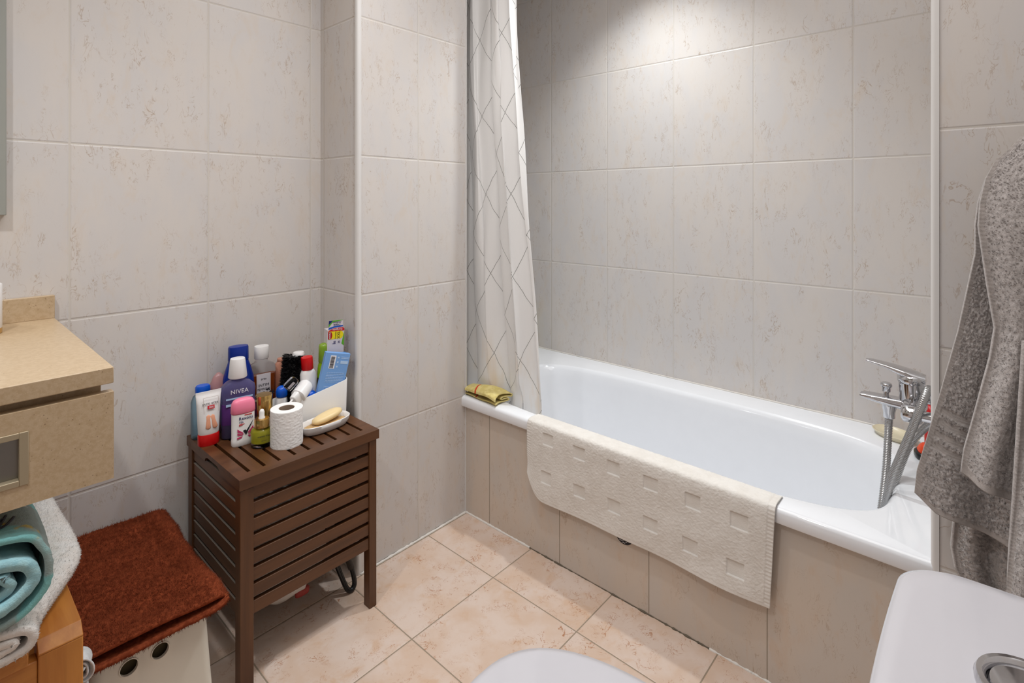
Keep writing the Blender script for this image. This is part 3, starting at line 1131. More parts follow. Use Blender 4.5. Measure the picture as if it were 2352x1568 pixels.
def towels():
    mats = [M['grey_terry'], M['grey_band']]
    t1 = thing('bath_towel', 'large grey terry bath towel with ribbed bands hanging at right', 'towel', (0, 0, 0))
    left = [(-0.045, 1.285), (-0.03, 1.262), (-0.011, 1.240), (0.004, 1.21), (0.014, 1.17), (0.018, 1.13), (0.018, 1.079), (0.042, 0.934), (0.067, 0.817), (0.086, 0.73), (0.102, 0.66), (0.107, 0.60), (0.106, 0.55)]
    zt = lambda s: 1.275 - 0.0 * s

    def zb(s):
        return np.interp(s, [0, 0.15, 0.3, 0.5, 0.65, 1], [0.617, 0.592, 0.585, 0.570, 0.560, 0.556])

    def xf(y, z, s, f):
        return 1.272 + 0.006 * np.sin(14 * s + 1.2) * f + 0.008 * np.sin(7 * s - 2 * f) - 0.02 * (1 - f) * np.exp(-((s - 0.9) / 0.3) ** 2)

    def bands(y, z):
        b = np.zeros_like(y, bool)
        base = z - (y - 0.076) * 0.377
        for zc in (0.789, 0.765, 0.741, 0.717):
            b |= np.abs(base - zc) < 0.0072
        return b
    flap('rear_flap', left, -0.118, zt, zb, xf, t1, 150, 430, 0.0042, mats, bands, 7)
    # front flap, closer to the viewer, hem edge seen from the hook down
    left2 = [(-0.045, 1.287), (-0.028, 1.262), (-0.008, 1.240), (0.004, 1.21), (0.011, 1.17), (0.013, 1.13), (0.002, 1.035), (-0.008, 0.96), (-0.002, 0.91), (0.008, 0.86), (0.02, 0.80), (0.032, 0.743), (0.037, 0.69), (0.037, 0.6)]

    def zb2(s):
        return np.interp(s, [0, 0.15, 0.4, 0.6, 1], [0.704, 0.694, 0.682, 0.672, 0.664])

    def xf2(y, z, s, f):
        return 1.192 + 0.060 * (1 - f) ** 6 + 0.011 * np.sin(11 * s + 0.5 + 1.5 * f) * min(1, f * 1.6) + 0.004 * np.sin(23 * s) * f
    flap('front_flap', left2, -0.122, lambda s: 1.280 + 0 * s, zb2, xf2, t1, 140, 340, 0.0030, mats, None, 8, seed=3, k=2)
    t2 = thing('hand_towel', 'grey towel hanging lower behind the large banded towel', 'towel', (0, 0, 0))
    left3 = [(0.01, 0.90), (0.03, 0.75), (0.045, 0.60), (0.050, 0.55), (0.053, 0.508), (0.047, 0.469), (0.034, 0.440), (0.019, 0.408), (0.01, 0.37), (0.0, 0.30)]
    flap('rear_flap', left3, -0.11, lambda s: 0.88 + 0 * s, lambda s: 0.38 - 0.05 * s, lambda y, z, s, f: 1.322 + 0.010 * np.sin(22 * s + f), t2, 110, 400, 0.0042, mats, None, 6)
    left4 = [(-0.045, 1.0), (-0.035, 0.8), (-0.030, 0.70), (-0.026, 0.64), (-0.022, 0.576), (-0.020, 0.508), (-0.019, 0.4)]
    flap('front_flap', left4, -0.125, lambda s: 0.95 + 0 * s, lambda s: 0.46 + 0.0 * s, lambda y, z, s, f: 1.150 + 0.02 * (1 - f) ** 5 + 0.010 * np.sin(16 * s + 2 * f) + 0.02 * s, t2, 80, 330, 0.0030, mats, None, 6, k=2)


towels()

# ------------------------------------------------------------------ toilet
def toilet():
    X0, ZL = 0.620, 0.75
    t = thing('toilet', 'white ceramic close coupled toilet with chrome push button on cistern', 'toilet', (X0, -0.0225, 0))
    # cistern
    def lp(hx, hy, z):
        r = min(0.05, hx * 0.8, hy * 0.8)
        return [(p[0] * (1 + 0.025 * (-p[1] / hy)), p[1] + 0.005 * (1 - (p[0] / hx) ** 2) * (p[1] > 0), p[2]) for p in rrect(hx, hy, r, z, (0, 0), 14, 12)]
    bm = bmesh.new()
    rings(bm, [lp(0.150, 0.080, 0.40), lp(0.158, 0.086, 0.46), lp(0.164, 0.090, 0.6), lp(0.166, 0.092, 0.714)])
    obj('cistern', bm, M['ceramic'], t, auto=60)
    bm = bmesh.new()
    rings(bm, [lp(0.164, 0.090, 0.715), lp(0.171, 0.0965, 0.717), lp(0.173, 0.098, 0.722), lp(0.173, 0.098, 0.738), lp(0.171, 0.0965, 0.745), lp(0.165, 0.091, 0.7495), lp(0.15, 0.078, ZL), lp(0.02, 0.01, ZL)])
    obj('cistern_lid', bm, M['ceramic'], t, auto=60)
    b = bmesh.new()
    lathe([(0.0385, ZL - 0.001), (0.0390, ZL + 0.004), (0.037, ZL + 0.008), (0.033, ZL + 0.0085), (0.0305, ZL + 0.006), (0.030, ZL + 0.001)], 40, c=(0.010, -0.006), cap0=False, cap1=False, bm=b)
    btn = obj('flush_button', b, M['chrome'], t, auto=50)
    b = bmesh.new()
    lathe([(0.0295, ZL + 0.0015), (0.028, ZL + 0.005), (0.015, ZL + 0.0065), (0.001, ZL + 0.007)], 40, c=(0.010, -0.006), cap0=False, bm=b)
    obj('button_plate', b, M['chrome'], btn, auto=50)
    # bowl
    def egg(w, y0, y1, z):
        out = []
        cy = y0 + (y1 - y0) * 0.45
        for i in range(64):
            a = 2 * PI * i / 64
            ca, sa = math.cos(a), math.sin(a)
            if sa >= 0:
                out.append((w * math.copysign(abs(ca) ** (2 / 2.5), ca), cy + (y1 - cy) * sa ** (2 / 2.5), z))
            else:
                n = 3.2
                out.append((w * math.copysign(abs(ca) ** (2 / n), ca), cy + (cy - y0) * math.copysign(abs(sa) ** (2 / n), sa), z))
        return [(q[0] - 0.013, q[1], q[2]) for q in out]
    bm = bmesh.new()
    rings(bm, [egg(0.115, -0.08, 0.36, 0.0), egg(0.112, -0.08, 0.36, 0.03), egg(0.108, -0.08, 0.38, 0.15), egg(0.135, -0.08, 0.50, 0.27), egg(0.165, -0.09, 0.585, 0.345), egg(0.172, -0.09, 0.60, 0.365)])
    obj('bowl', bm, M['ceramic'], t, auto=60)
    bm = bmesh.new()
    rings(bm, [egg(0.172, 0.105, 0.634, 0.366), egg(0.176, 0.103, 0.637, 0.369), egg(0.176, 0.103, 0.637, 0.384), egg(0.172, 0.105, 0.634, 0.387)])
    obj('seat', bm, M['white_gl'], t, auto=60)
    bm = bmesh.new()
    rings(bm, [egg(0.172, 0.105, 0.634, 0.388), egg(0.177, 0.102, 0.643, 0.391), egg(0.177, 0.102, 0.643, 0.398), egg(0.173, 0.105, 0.639, 0.404), egg(0.16, 0.115, 0.626, 0.407), egg(0.10, 0.16, 0.55, 0.409), egg(0.01, 0.3, 0.33, 0.409)])
    obj('seat_lid', bm, M['ceramic'], t, auto=60)
    for sx in (-0.075, 0.075):
        obj('hinge', sweep(bmesh.new(), [(sx - 0.02, 0.088, 0.385), (sx + 0.02, 0.088, 0.385)], 0.011, 16), M['white_gl'], t, auto=50)


toilet()

# ------------------------------------------------------------------ vanity, mirror, cup
VX, VY, VZ = 0.2262, 1.112, 0.8895
t = thing('vanity_unit', 'wall hung beige stone vanity with countertop and drawer at left', 'vanity', (0, YA, 0.70))


def vloc(bx):
    return [(tuple(np.array(a) - (0, YA, 0.70)), tuple(np.array(b) - (0, YA, 0.70))) for a, b in bx]


obj('countertop', B(*vloc([((-1.05, VY, VZ - 0.0275), (VX, YA - 0.0005, VZ))])), M['stone'], t, bevel=0.0015)
obj('backsplash', B(*vloc([((-1.05, YA - 0.019, VZ), (VX, YA - 0.0005, VZ + 0.055))])), M['stone'], t, bevel=0.001)
obj('carcass', B(*vloc([((-1.04, VY + 0.03, 0.71), (VX - 0.012, YA - 0.001, VZ - 0.0275))])), M['stone'], t, bevel=0.001)
# drawer front with a square opening for the pull
bx = [((0.118, VY, 0.70), (VX, VY + 0.019, 0.8475)), ((-1.05, VY, 0.70), (0.0, VY + 0.019, 0.8475)), ((0.0, VY, 0.70), (0.118, VY + 0.019, 0.733)), ((0.0, VY, 0.815), (0.118, VY + 0.019, 0.8475))]
dr = obj('drawer', B(*vloc(bx)), M['stone'], t)
bx = [((0.107, VY - 0.0015, 0.733), (0.118, VY + 0.016, 0.815)), ((0.0, VY - 0.0015, 0.733), (0.010, VY + 0.016, 0.815)), ((0.010, VY - 0.0015, 0.733), (0.107, VY + 0.016, 0.742)), ((0.010, VY - 0.0015, 0.806), (0.107, VY + 0.016, 0.815)),
      ((0.004, VY + 0.012, 0.737), (0.112, VY + 0.016, 0.811))]
pl = obj('drawer_pull', B(*vloc(bx[:4])), plain('champagne metal', lin(176, 162, 136), 0.4, 0.4), dr, bevel=0.0008)
obj('pull_plate', B(*vloc(bx[4:])), M['steel'], dr)

t = thing('wall_mirror', 'grey framed mirror on the tiled wall above the vanity', 'mirror', (-0.45, YA, 1.14))
fx0, fx1 = -0.585, 0.590
bx = [((fx0, -0.028, 0), (fx0 + 0.022, 0, 0.86)), ((fx1 - 0.022, -0.028, 0), (fx1, 0, 0.86)), ((fx0 + 0.022, -0.028, 0), (fx1 - 0.022, 0, 0.022)), ((fx0 + 0.022, -0.028, 0.838), (fx1 - 0.022, 0, 0.86))]
obj('frame', B(*bx), M['grey_frame'], t, bevel=0.001)
obj('glass', B(((fx0 + 0.02, -0.02, 0.02), (fx1 - 0.02, -0.002, 0.84))), M['mirror'], t)

t = thing('tumbler', 'white tumbler with gold base on the vanity countertop', 'cup', (0.084, 1.592, VZ))
obj('cup', lathe([(0.041, 0.010), (0.0425, 0.012), (0.0425, 0.104), (0.0415, 0.105), (0.039, 0.104), (0.038, 0.02), (0.005, 0.018)], 48, cap0=True), M['white_gl'], t, auto=50)
obj('base_ring', lathe([(0.040, 0.0), (0.0425, 0.001), (0.0425, 0.0115), (0.041, 0.012)], 48), M['gold'], t, auto=50)

# ------------------------------------------------------------------ teak stool with towels
def stool():
    t = thing('teak_stool', 'orange teak slatted stool under the vanity carrying folded towels', 'stool', (0, 1.14, 0))

    def b(lo, hi):
        return ((lo[0], lo[1] - 1.14, lo[2]), (hi[0], hi[1] - 1.14, hi[2]))
    XR_, XL_ = 0.1915, -0.36
    for (x, y) in ((XR_, 1.15), (XR_, 1.55), (XL_ + 0.058, 1.15), (XL_ + 0.058, 1.55)):
        obj('leg', B(b((x - 0.058, y, 0), (x, y + 0.045, 0.432))), M['teak_z'], t, bevel=0.002)
    for x in (XR_, XL_ + 0.058):
        # side rail with a bevelled front end
        pts = [(0.0, 0.432), (0.455 - 0.0, 0.432), (0.455, 0.45), (0.018, 0.45), (0.0, 0.434)]
        pts = [(p[0] + 0.008 + 0.002, p[1]) for p in pts]
        obj('side_rail', prism(pts, 0, x - 0.058, x), M['teak_y'], t, bevel=0.0015)
    obj('front_rail', B(b((XL_ + 0.058, 1.153, 0.345), (XR_ - 0.058, 1.178, 0.425))), M['teak_x'], t, bevel=0.002)
    obj('rear_rail', B(b((XL_ + 0.058, 1.565, 0.345), (XR_ - 0.058, 1.59, 0.425))), M['teak_x'], t, bevel=0.002)
    x = XR_ - 0.058 - 0.012
    for i in range(6):
        obj('slat', B(b((x - 0.052, 1.146, 0.427), (x, 1.60, 0.447))), M['teak_y'], t, bevel=0.002)
        x -= 0.066


stool()


def fold_cloth(name, path, y0, y1, th, mat, parent, per=10, ny=150, amp=0.003, wob=0.004, seed=0, k=1, step=None, taper=None):
    """extrude a folded cross-section (x, z) along y"""
    c = cr([(p[0], 0, p[1]) for p in path], per)
    if step:
        seg = np.linalg.norm(np.diff(c, axis=0), axis=1)
        ln = np.concatenate([[0], np.cumsum(seg)])
        q = np.linspace(0, ln[-1], int(ln[-1] / step))
        c = np.stack([np.interp(q, ln, c[:, i]) for i in range(3)], 1)
    nu = len(c)
    rs = np.random.RandomState(seed)
    p1, p2, p3 = rs.rand(3) * 6
    P = np.zeros((ny, nu, 3))
    for r in range(ny):
        f = r / (ny - 1)
        y = y0 + (y1 - y0) * f
        P[r, :, 0] = c[:, 0] + wob * np.sin(7 * f + 30 * c[:, 2] + p1)
        P[r, :, 1] = y + wob * 1.5 * np.sin(18 * c[:, 0] + 40 * c[:, 2] + p2) * (1 - f)
        P[r, :, 2] = c[:, 2] + wob * 0.7 * np.sin(9 * f + 22 * c[:, 0] + p3)
        if taper:
            P[r] = taper(P[r], f)
    return cloth(name, P, th, mat, parent, disp=nub((ny, nu), amp, k), back=False, flip=-1)


t = thing('white_towel', 'thick white folded towel lying on the teak stool slats', 'towel', (0, 0, 0.452))
def plan(A, f):
    """front corner of the folded towel is pulled in, the far part bulges out"""
    A = A.copy()
    g = min(1, f / 0.42)
    g = g * g * (3 - 2 * g)
    A[:, 0] = np.where(A[:, 0] > 0, A[:, 0] * (0.66 + 0.42 * g), A[:, 0])
    return A


f1 = fold_cloth('outer_layer', [(-0.33, 0.004), (0.0, 0.003), (0.13, 0.004), (0.180, 0.010), (0.198, 0.030), (0.184, 0.050), (0.13, 0.056), (0.0, 0.057), (-0.30, 0.057)], 1.128, 1.60, 0.011, M['white_terry'], t, 12, 160, 0.003, 0.003, 1, step=0.003, taper=plan)
pile('pile', GRID[f1.name], 130000, 0.0038, 0.0010, M['white_terry'], f1, 0.9, 31, flip=-1)
f2 = fold_cloth('inner_layer', [(-0.33, 0.019), (0.0, 0.018), (0.13, 0.019), (0.165, 0.030), (0.13, 0.041), (0.0, 0.042), (-0.30, 0.042)], 1.131, 1.59, 0.0095, M['white_terry'], f1, 12, 130, 0.003, 0.002, 2, step=0.003, taper=plan)
pile('pile', GRID[f2.name], 130000, 0.0030, 0.0010, M['white_terry'], f2, 0.9, 32, flip=-1)
t = thing('teal_towel', 'teal printed towel folded in layers on top of the white towel', 'towel', (0, 0, 0.513))
fold_cloth('outer_layer', [(-0.30, 0.006), (0.03, 0.005), (0.105, 0.008), (0.142, 0.036), (0.149, 0.070), (0.138, 0.112), (0.10, 0.142), (-0.05, 0.150), (-0.28, 0.150)], 1.122, 1.55, 0.009, M['teal'], t, 12, 160, 0.0022, 0.002, 3, step=0.003)
inn = fold_cloth('inner_layer', [(-0.28, 0.026), (0.03, 0.025), (0.09, 0.028), (0.124, 0.050), (0.129, 0.078), (0.105, 0.104), (0.02, 0.112), (-0.26, 0.112)], 1.116, 1.54, 0.016, M['aqua_terry'], t, 12, 150, 0.0022, 0.002, 4, step=0.003)
fold_cloth('lining_layer', [(-0.28, 0.044), (0.0, 0.042), (0.075, 0.046), (0.102, 0.062), (0.098, 0.080), (0.06, 0.090), (-0.26, 0.092)], 1.120, 1.54, 0.011, M['aqua_terry'], inn, 12, 120, 0.002, 0.002, 5, step=0.003)
fold_cloth('floral_layer', [(-0.27, 0.056), (-0.02, 0.056), (0.055, 0.059), (0.074, 0.068), (0.05, 0.076), (-0.26, 0.078)], 1.126, 1.54, 0.008, M['print_blue'], inn, 12, 100, 0.0015, 0.002, 6, step=0.003)
# dark twig print lying on the upper face of the teal towel
bm = bmesh.new()
for (a, b_, c_) in (((0.055, 1.130), (0.082, 1.150), (0.100, 1.205)), ((0.078, 1.146), (0.096, 1.160), (0.108, 1.190)), ((0.070, 1.140), (0.074, 1.165), (0.086, 1.180)), ((0.088, 1.168), (0.090, 1.185), (0.098, 1.195))):
    pts = cr([(a[0], a[1], 0.1475), (b_[0], b_[1], 0.1460), (c_[0], c_[1], 0.1420)], 10)
    sweep(bm, pts, 0.0024, 6, flat=0.6)
obj('twig_print', bm, M['ink'], t, smooth=True)

# ------------------------------------------------------------------ hamper and brown throw
def hamper():
    t = thing('laundry_hamper', 'cream white plastic hamper with round holes under the brown throw', 'hamper', (0.325, 1.468, 0))
    lo, hi = (0.118, 0.213), (0.100, 0.200)
    H = 0.288

    def lp(hx, hy, z):
        return rrect(hx, hy, 0.018, z)
    bm = bmesh.new()
    rings(bm, [lp(lo[0], lo[1], 0.0), lp(hi[0], hi[1], H - 0.006), lp(hi[0] - 0.002, hi[1] - 0.002, H), lp(hi[0] - 0.006, hi[1] - 0.006, H - 0.002), lp(lo[0] - 0.004, lo[1] - 0.004, 0.006)])
    body = obj('body', bm, M['white_hamper'], t, auto=50)
    cut = bmesh.new()
    for x in (0.0105, -0.043, -0.0965 + 0.03):
        pass
    for x in (0.0105, -0.043):
        sweep(cut, [(x, -0.26, 0.251), (x, -0.10, 0.251)], 0.0148, 32)
    me = bpy.data.meshes.new('cut')
    bmesh.ops.recalc_face_normals(cut, faces=cut.faces)
    cut.to_mesh(me)
    cut.free()
    co = bpy.data.objects.new('cut', me)
    C.objects.link(co)
    co.parent = t
    md = body.modifiers.new('holes', 'BOOLEAN')
    md.object = co
    md.operation = 'DIFFERENCE'
    md.solver = 'EXACT'
    bpy.context.view_layer.update()
    dg = bpy.context.evaluated_depsgraph_get()
    nm = bpy.data.meshes.new_from_object(body.evaluated_get(dg))
    body.modifiers.clear()
    body.data = nm
    bpy.data.objects.remove(co, do_unlink=True)
    for x in (0.0105, -0.043):
        ringp = [(x + 0.0158 * math.cos(a), -0.2022, 0.251 + 0.0158 * math.sin(a)) for a in np.linspace(0, 2 * PI, 40)]
        obj('hole_rim', sweep(bmesh.new(), ringp, 0.0012, 6, False), M['white_hamper'], t, smooth=True)
    # what fills it
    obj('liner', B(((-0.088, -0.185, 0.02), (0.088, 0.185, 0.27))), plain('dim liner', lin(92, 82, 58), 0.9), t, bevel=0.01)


hamper()


def throw():
    t = thing('brown_throw', 'brown fleece throw folded double on top of the hamper', 'throw', (0, 0, 0.295))
    nx, ny = 100, 220
    path = [(0.212, 0.003), (0.30, 0.002), (0.40, 0.003), (0.436, 0.005), (0.454, 0.017), (0.440, 0.0295), (0.40, 0.0310), (0.30, 0.0295), (0.21, 0.030)]

    def taper(A, f):
        x = A[:, 0]
        A = A.copy()
        A[:, 1] += 0.002 * np.sin(40 * x) * (1 - f)
        up = A[:, 2] > 0.017
        # soft rumples across the upper layer, its front edge set back a little
        rum = 0.0035 * np.sin(16 * f + 26 * x) * np.sin(5 * f + 0.6) + 0.002 * np.sin(31 * f - 18 * x) + 0.004 * f
        A[:, 2] += np.where(up, rum, 0)
        A[:, 1] += np.where(up, 0.004, -0.004) * (1 - f)
        A[:, 0] += 0.010 * f * 0 - 0.003 * np.sin(5 * f)
        return A
    o = fold_cloth('throw_fold', path, 1.236, 1.697, 0.006, M['brown_fleece'], t, 12, 210, 0.0030, 0.0015, 9, 1, 0.0023, taper)
    pile('pile', GRID[o.name], 300000, 0.0068, 0.0008, M['brown_fleece'], o, 1.1, 12, flip=-1)


throw()
t = thing('white_rag', 'rolled white rag wedged between teak stool and hamper', 'rag', (0.200, 1.228, 0.313))
bm = bmesh.new()
P = []
for i, a in enumerate(np.linspace(0, 2.6 * 2 * PI, 60)):
    r = 0.003 + 0.0165 * i / 60
    P.append((r * math.cos(a) * 0.85, r * math.sin(a) * 1.3))
n = 26
Q = np.zeros((n, len(P), 3))
for k in range(n):
    f = k / (n - 1)
    for j, p in enumerate(P):
        Q[k, j] = (p[0] + 0.003 * math.sin(5 * f + j * 0.2), -0.03 + 0.036 * f + 0.002 * math.sin(j * 0.5), p[1] + 0.022)
cloth('rag_roll', Q, 0.002, M['white_rag'], t, disp=nub((n, len(P)), 0.0012), back=False)
o = obj('rag_tail', bottle([(0.006, 0.012, -0.16, 3), (0.007, 0.014, -0.08, 3), (0.008, 0.014, -0.02, 3), (0.006, 0.012, 0.006, 3)]), M['white_rag'], t, smooth=True)
o.location = (0.002, -0.012, 0)

# ------------------------------------------------------------------ dark slatted bench
BX0, BX1, BY0, BY1, BZ = 0.512, 0.9, 1.322, 1.69, 0.51


def bench():
    t = thing('storage_bench', 'dark brown slatted wooden storage bench between hamper and pillar', 'bench', (0.706, 1.506, 0))
    o_ = arr((0.706, 1.506, 0))

    def b(lo, hi):
        return (tuple(arr(lo) - o_), tuple(arr(hi) - o_))
    zl = BZ - 0.028
    # lid: four-sided frame and slats running front to back
    gaps = [0.5459, 0.5841, 0.6220, 0.6634, 0.7017, 0.7412, 0.7805, 0.8214, 0.8612]
    gw = 0.0085
    edges = [BX0] + [v for g in gaps for v in (g - gw / 2, g + gw / 2)] + [BX1]
    lid = obj('lid', B(b((BX0, BY0, BZ - 0.026), (BX1, BY0 + 0.030, BZ)), b((BX0, BY1 - 0.03, BZ - 0.026), (BX1, BY1, BZ)),
                       b((edges[0], BY0 + 0.030, BZ - 0.012), (edges[1], BY1 - 0.03, BZ)), b((edges[-2], BY0 + 0.030, BZ - 0.012), (edges[-1], BY1 - 0.03, BZ))), M['dark_x'], t)
    for i in range(2, len(edges) - 2, 2):
        obj('slat', B(b((edges[i], BY0 + 0.030, BZ - 0.012), (edges[i + 1], BY1 - 0.03, BZ))), M['dark_y'], lid)
    # skirts left and right, left one with the finger arch
    ys, ye = BY0 + 0.004, BY1 - 0.004
    yc, hw, hh = 1.497, 0.052, 0.016
    arc = [(yc + hw * math.cos(a), BZ - 0.026 + hh * math.sin(a) ** 0.7) for a in np.linspace(PI, 0, 15)]
    pts = [(ys - o_[1], BZ - 0.026)] + [(p[0] - o_[1], p[1]) for p in arc] + [(ye - o_[1], BZ - 0.026), (ye - o_[1], BZ - 0.0121), (ys - o_[1], BZ - 0.0121)]
    obj('skirt', prism(pts, 0, BX0 - o_[0] + 0.0002, BX0 + 0.016 - o_[0]), M['dark_y'], lid)
    obj('skirt', B(b((BX1 - 0.016, ys, BZ - 0.026), (BX1 - 0.0002, ye, BZ - 0.0121))), M['dark_y'], lid)
    # legs
    L = 0.0235
    fx0, fx1, fy0, fy1 = BX0 + 0.003, BX1 - 0.006, BY0 + 0.004, BY1 - 0.003
    for (x0, x1) in ((fx0, fx0 + 0.032), (fx1 - L, fx1)):
        for (y0, y1) in ((fy0, fy0 + 0.030), (fy1 - 0.03, fy1)):
            obj('leg', B(b((x0, y0, 0), (x1, y1, zl))), M['dark_z'], t, bevel=0.0015)
    # rails front, back, left, right
    pitch, h = 0.0398, 0.0298
    for k in range(8):
        z1 = zl - 0.001 - pitch * k
        z0 = z1 - h
        if k == 7:
            z0 = z1 - 0.031
        obj('front_rail', B(b((fx0 + 0.032, fy0 + 0.004, z0), (fx1 - L, fy0 + 0.018, z1))), M['dark_x'], t, bevel=0.001)
        obj('rear_rail', B(b((fx0 + 0.032, fy1 - 0.018, z0), (fx1 - L, fy1 - 0.004, z1))), M['dark_x'], t, bevel=0.001)
        for (xa, xb) in ((fx0 + 0.004, fx0 + 0.022), (fx1 - 0.020, fx1 - 0.006)):
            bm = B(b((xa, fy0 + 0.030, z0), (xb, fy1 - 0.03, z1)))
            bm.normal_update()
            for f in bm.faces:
                f.material_index = 1 if f.normal.z > 0.9 else 0  # upward faces get the grey with painted light
            obj('side_rail', bm, [M['dark_y'], M['painted_rail_light']], t)


bench()

# bag sagging inside the bench, its lower end showing under the rails
def bag():
    t = thing('plastic_bag', 'white plastic bag sagging out below the dark bench', 'bag', (0.715, 1.53, 0.02))
    bm = bmesh.new()
    loops = []
    for k in range(26):
        f = k / 25
        z = 0.012 + 0.29 * f
        sc = min(1, (f / 0.22) ** 0.55 + 0.02)
        lp = []
        for i in range(60):
            a = 2 * PI * i / 60
            r = 1 + 0.10 * noise.noise((math.cos(a) * 2.2, math.sin(a) * 2.2, f * 5)) + 0.05 * noise.noise((math.cos(a) * 7, math.sin(a) * 7, f * 9))
            zz = z + 0.03 * (1 - f) ** 2 * noise.noise((math.cos(a) * 1.5 + 4, math.sin(a) * 1.5, f))
            lp.append((0.125 * sc * r * math.cos(a), 0.105 * sc * r * math.sin(a), max(0.006, zz + 0.04 * (1 - f) * (math.cos(a) > 0.2))))
        loops.append(lp)
    rings(bm, loops)
    bmesh.ops.recalc_face_normals(bm, faces=bm.faces)
    obj('bag_film', bm, M['bag'], t, smooth=True)
    bm = bottle([(0.002, 0.002, -0.012), (0.028, 0.012, -0.008), (0.03, 0.014, 0.012), (0.02, 0.010, 0.02)], 2.5)
    o = obj('red_print', bm, M['dull_red'], t, smooth=True)
    o.location = (0.012, -0.088, 0.052)
    o.scale = (0.7, 0.7, 0.7)


bag()
t = thing('loop_handle', 'black loop handle with woven strap leaning under the bench', 'handle', (0.86, 1.432, 0))
pts = cr([(-0.052, 0.045, 0.21), (-0.028, 0.02, 0.11), (-0.006, 0.001, 0.032), (0.004, -0.005, 0.011), (0.017, -0.006, 0.0085), (0.026, -0.002, 0.022), (0.022, 0.006, 0.06), (0.006, 0.018, 0.12), (-0.012, 0.034, 0.2)], 12)
obj('loop', sweep(bmesh.new(), pts, 0.0072, 12), M['black_pl'], t, smooth=True)
pts = cr([(0.021, 0.0065, 0.062), (0.006, 0.018, 0.12), (-0.012, 0.034, 0.198)], 12)
obj('strap', sweep(bmesh.new(), pts, 0.0092, 12), M['strap'], t, smooth=True)

# ------------------------------------------------------------------ things on the bench lid
Z = BZ


def T(name, label, cat, x, y, deg=0, group=None, z=Z):
    return thing(name, label, cat, (x, y, z), math.radians(deg), group)


FR, FU = (1, 0, 0), (0, 0, 1)   # a front face looks towards -y

# foot cream tube standing on its red cap
t = T('cream_tube', 'white foot cream tube standing on its red cap at left', 'tube', 0.535, 1.590, -6)
obj('tube', bottle([(0.0240, 0.0165, 0.030, 2.2), (0.0255, 0.0178, 0.034, 2.2), (0.0272, 0.016, 0.07, 2.3), (0.0292, 0.010, 0.110, 2.6), (0.0310, 0.003, 0.133, 4), (0.0315, 0.0014, 0.135, 6), (0.0315, 0.0012, 0.144, 6)]), M['white_gl'], t, auto=60)
obj('cap', bottle([(0.0245, 0.0175, 0.0, 2.2), (0.026, 0.0185, 0.003, 2.2), (0.0265, 0.0187, 0.027, 2.2), (0.025, 0.0175, 0.0305, 2.2)]), M['red'], t, auto=50)
yf = -0.0155
up = (0, 0.17, 1)
text('lettering', 'pure urea', 0.0098, (0.002, yf + 0.0035, 0.114), FR, up, M['ink'], t)
o = obj('red_tag', B(((-0.0085, -0.0006, -0.0045), (0.0085, 0.0006, 0.0045))), M['ink_r'], t)
o.location = (0.003, yf + 0.0012, 0.1035)
o.rotation_euler = (-0.17, 0, 0)
text('lettering', '10%', 0.0075, (0.003, yf + 0.0003, 0.1035), FR, up, M['ink_w'], t)
for (dx, tilt) in ((-0.0085, 0.04), (0.0095, -0.22)):
    o = obj('foot_print', bottle([(0.002, 0.0005, 0), (0.0075, 0.0016, 0.003), (0.0065, 0.0022, 0.012), (0.0058, 0.002, 0.022), (0.0065, 0.0018, 0.034), (0.001, 0.0003, 0.039)], 2.2), M['skin'], t, smooth=True)
    o.location = (0.004 + dx, -0.0178, 0.046)
    o.rotation_euler = (-0.12, tilt, 0)
    o.scale = (0.85, 1, 1)
fr = bmesh.new()
for (a, b_) in (((-0.015, 0.088), (-0.0145, 0.130)), ((0.021, 0.088), (0.0215, 0.130)), ((-0.015, 0.1295), (0.0215, 0.130))):
    box(fr, (a[0], -0.0003, a[1]), (b_[0], 0.0003, b_[1]))
bmesh.ops.rotate(fr, verts=fr.verts, cent=(0, 0, 0.108), matrix=Matrix.Rotation(-0.16, 3, 'X'))
o = obj('label_frame', fr, M['card'], t)
o.location = (0, yf + 0.0016, 0)

# pale blue bottle behind the tube
t = T('lotion_bottle', 'pale blue translucent bottle half hidden behind the foot cream tube', 'bottle', 0.541, 1.652)
obj('bottle', bottle([(0.026, 0.018, 0), (0.029, 0.02, 0.004), (0.029, 0.02, 0.10), (0.024, 0.017, 0.115), (0.016, 0.014, 0.122)]), M['aqua_bottle'], t, auto=50)
obj('cap', bottle([(0.018, 0.015, 0.120), (0.019, 0.016, 0.124), (0.019, 0.016, 0.140), (0.016, 0.014, 0.144)], 2.2), M['blue_ball'], t, auto=50)
t = T('lotion_bottle', 'rose translucent bottle showing between the tube and the dark blue bottle', 'bottle', 0.588, 1.668)
obj('bottle', bottle([(0.024, 0.015, 0), (0.026, 0.017, 0.004), (0.026, 0.017, 0.10), (0.024, 0.015, 0.13), (0.014, 0.010, 0.155), (0.004, 0.004, 0.165)], 2.4), M['rose_bottle'], t, auto=60)

# deep blue body lotion
t = T('lotion_bottle', 'tall deep blue lotion bottle with flat blue cap at the back', 'bottle', 0.636, 1.650, -8)
obj('bottle', bottle([(0.038, 0.018, 0), (0.041, 0.020, 0.005), (0.043, 0.021, 0.05), (0.044, 0.0215, 0.11), (0.041, 0.021, 0.145), (0.033, 0.0195, 0.175), (0.0275, 0.0185, 0.19), (0.027, 0.018, 0.194)], 2.4), M['blue'], t, auto=60)
obj('cap', bottle([(0.0272, 0.0182, 0.195), (0.0278, 0.0187, 0.197), (0.0272, 0.0182, 0.232), (0.0255, 0.017, 0.236), (0.01, 0.006, 0.237)], 2.3), M['blue'], t, auto=40)

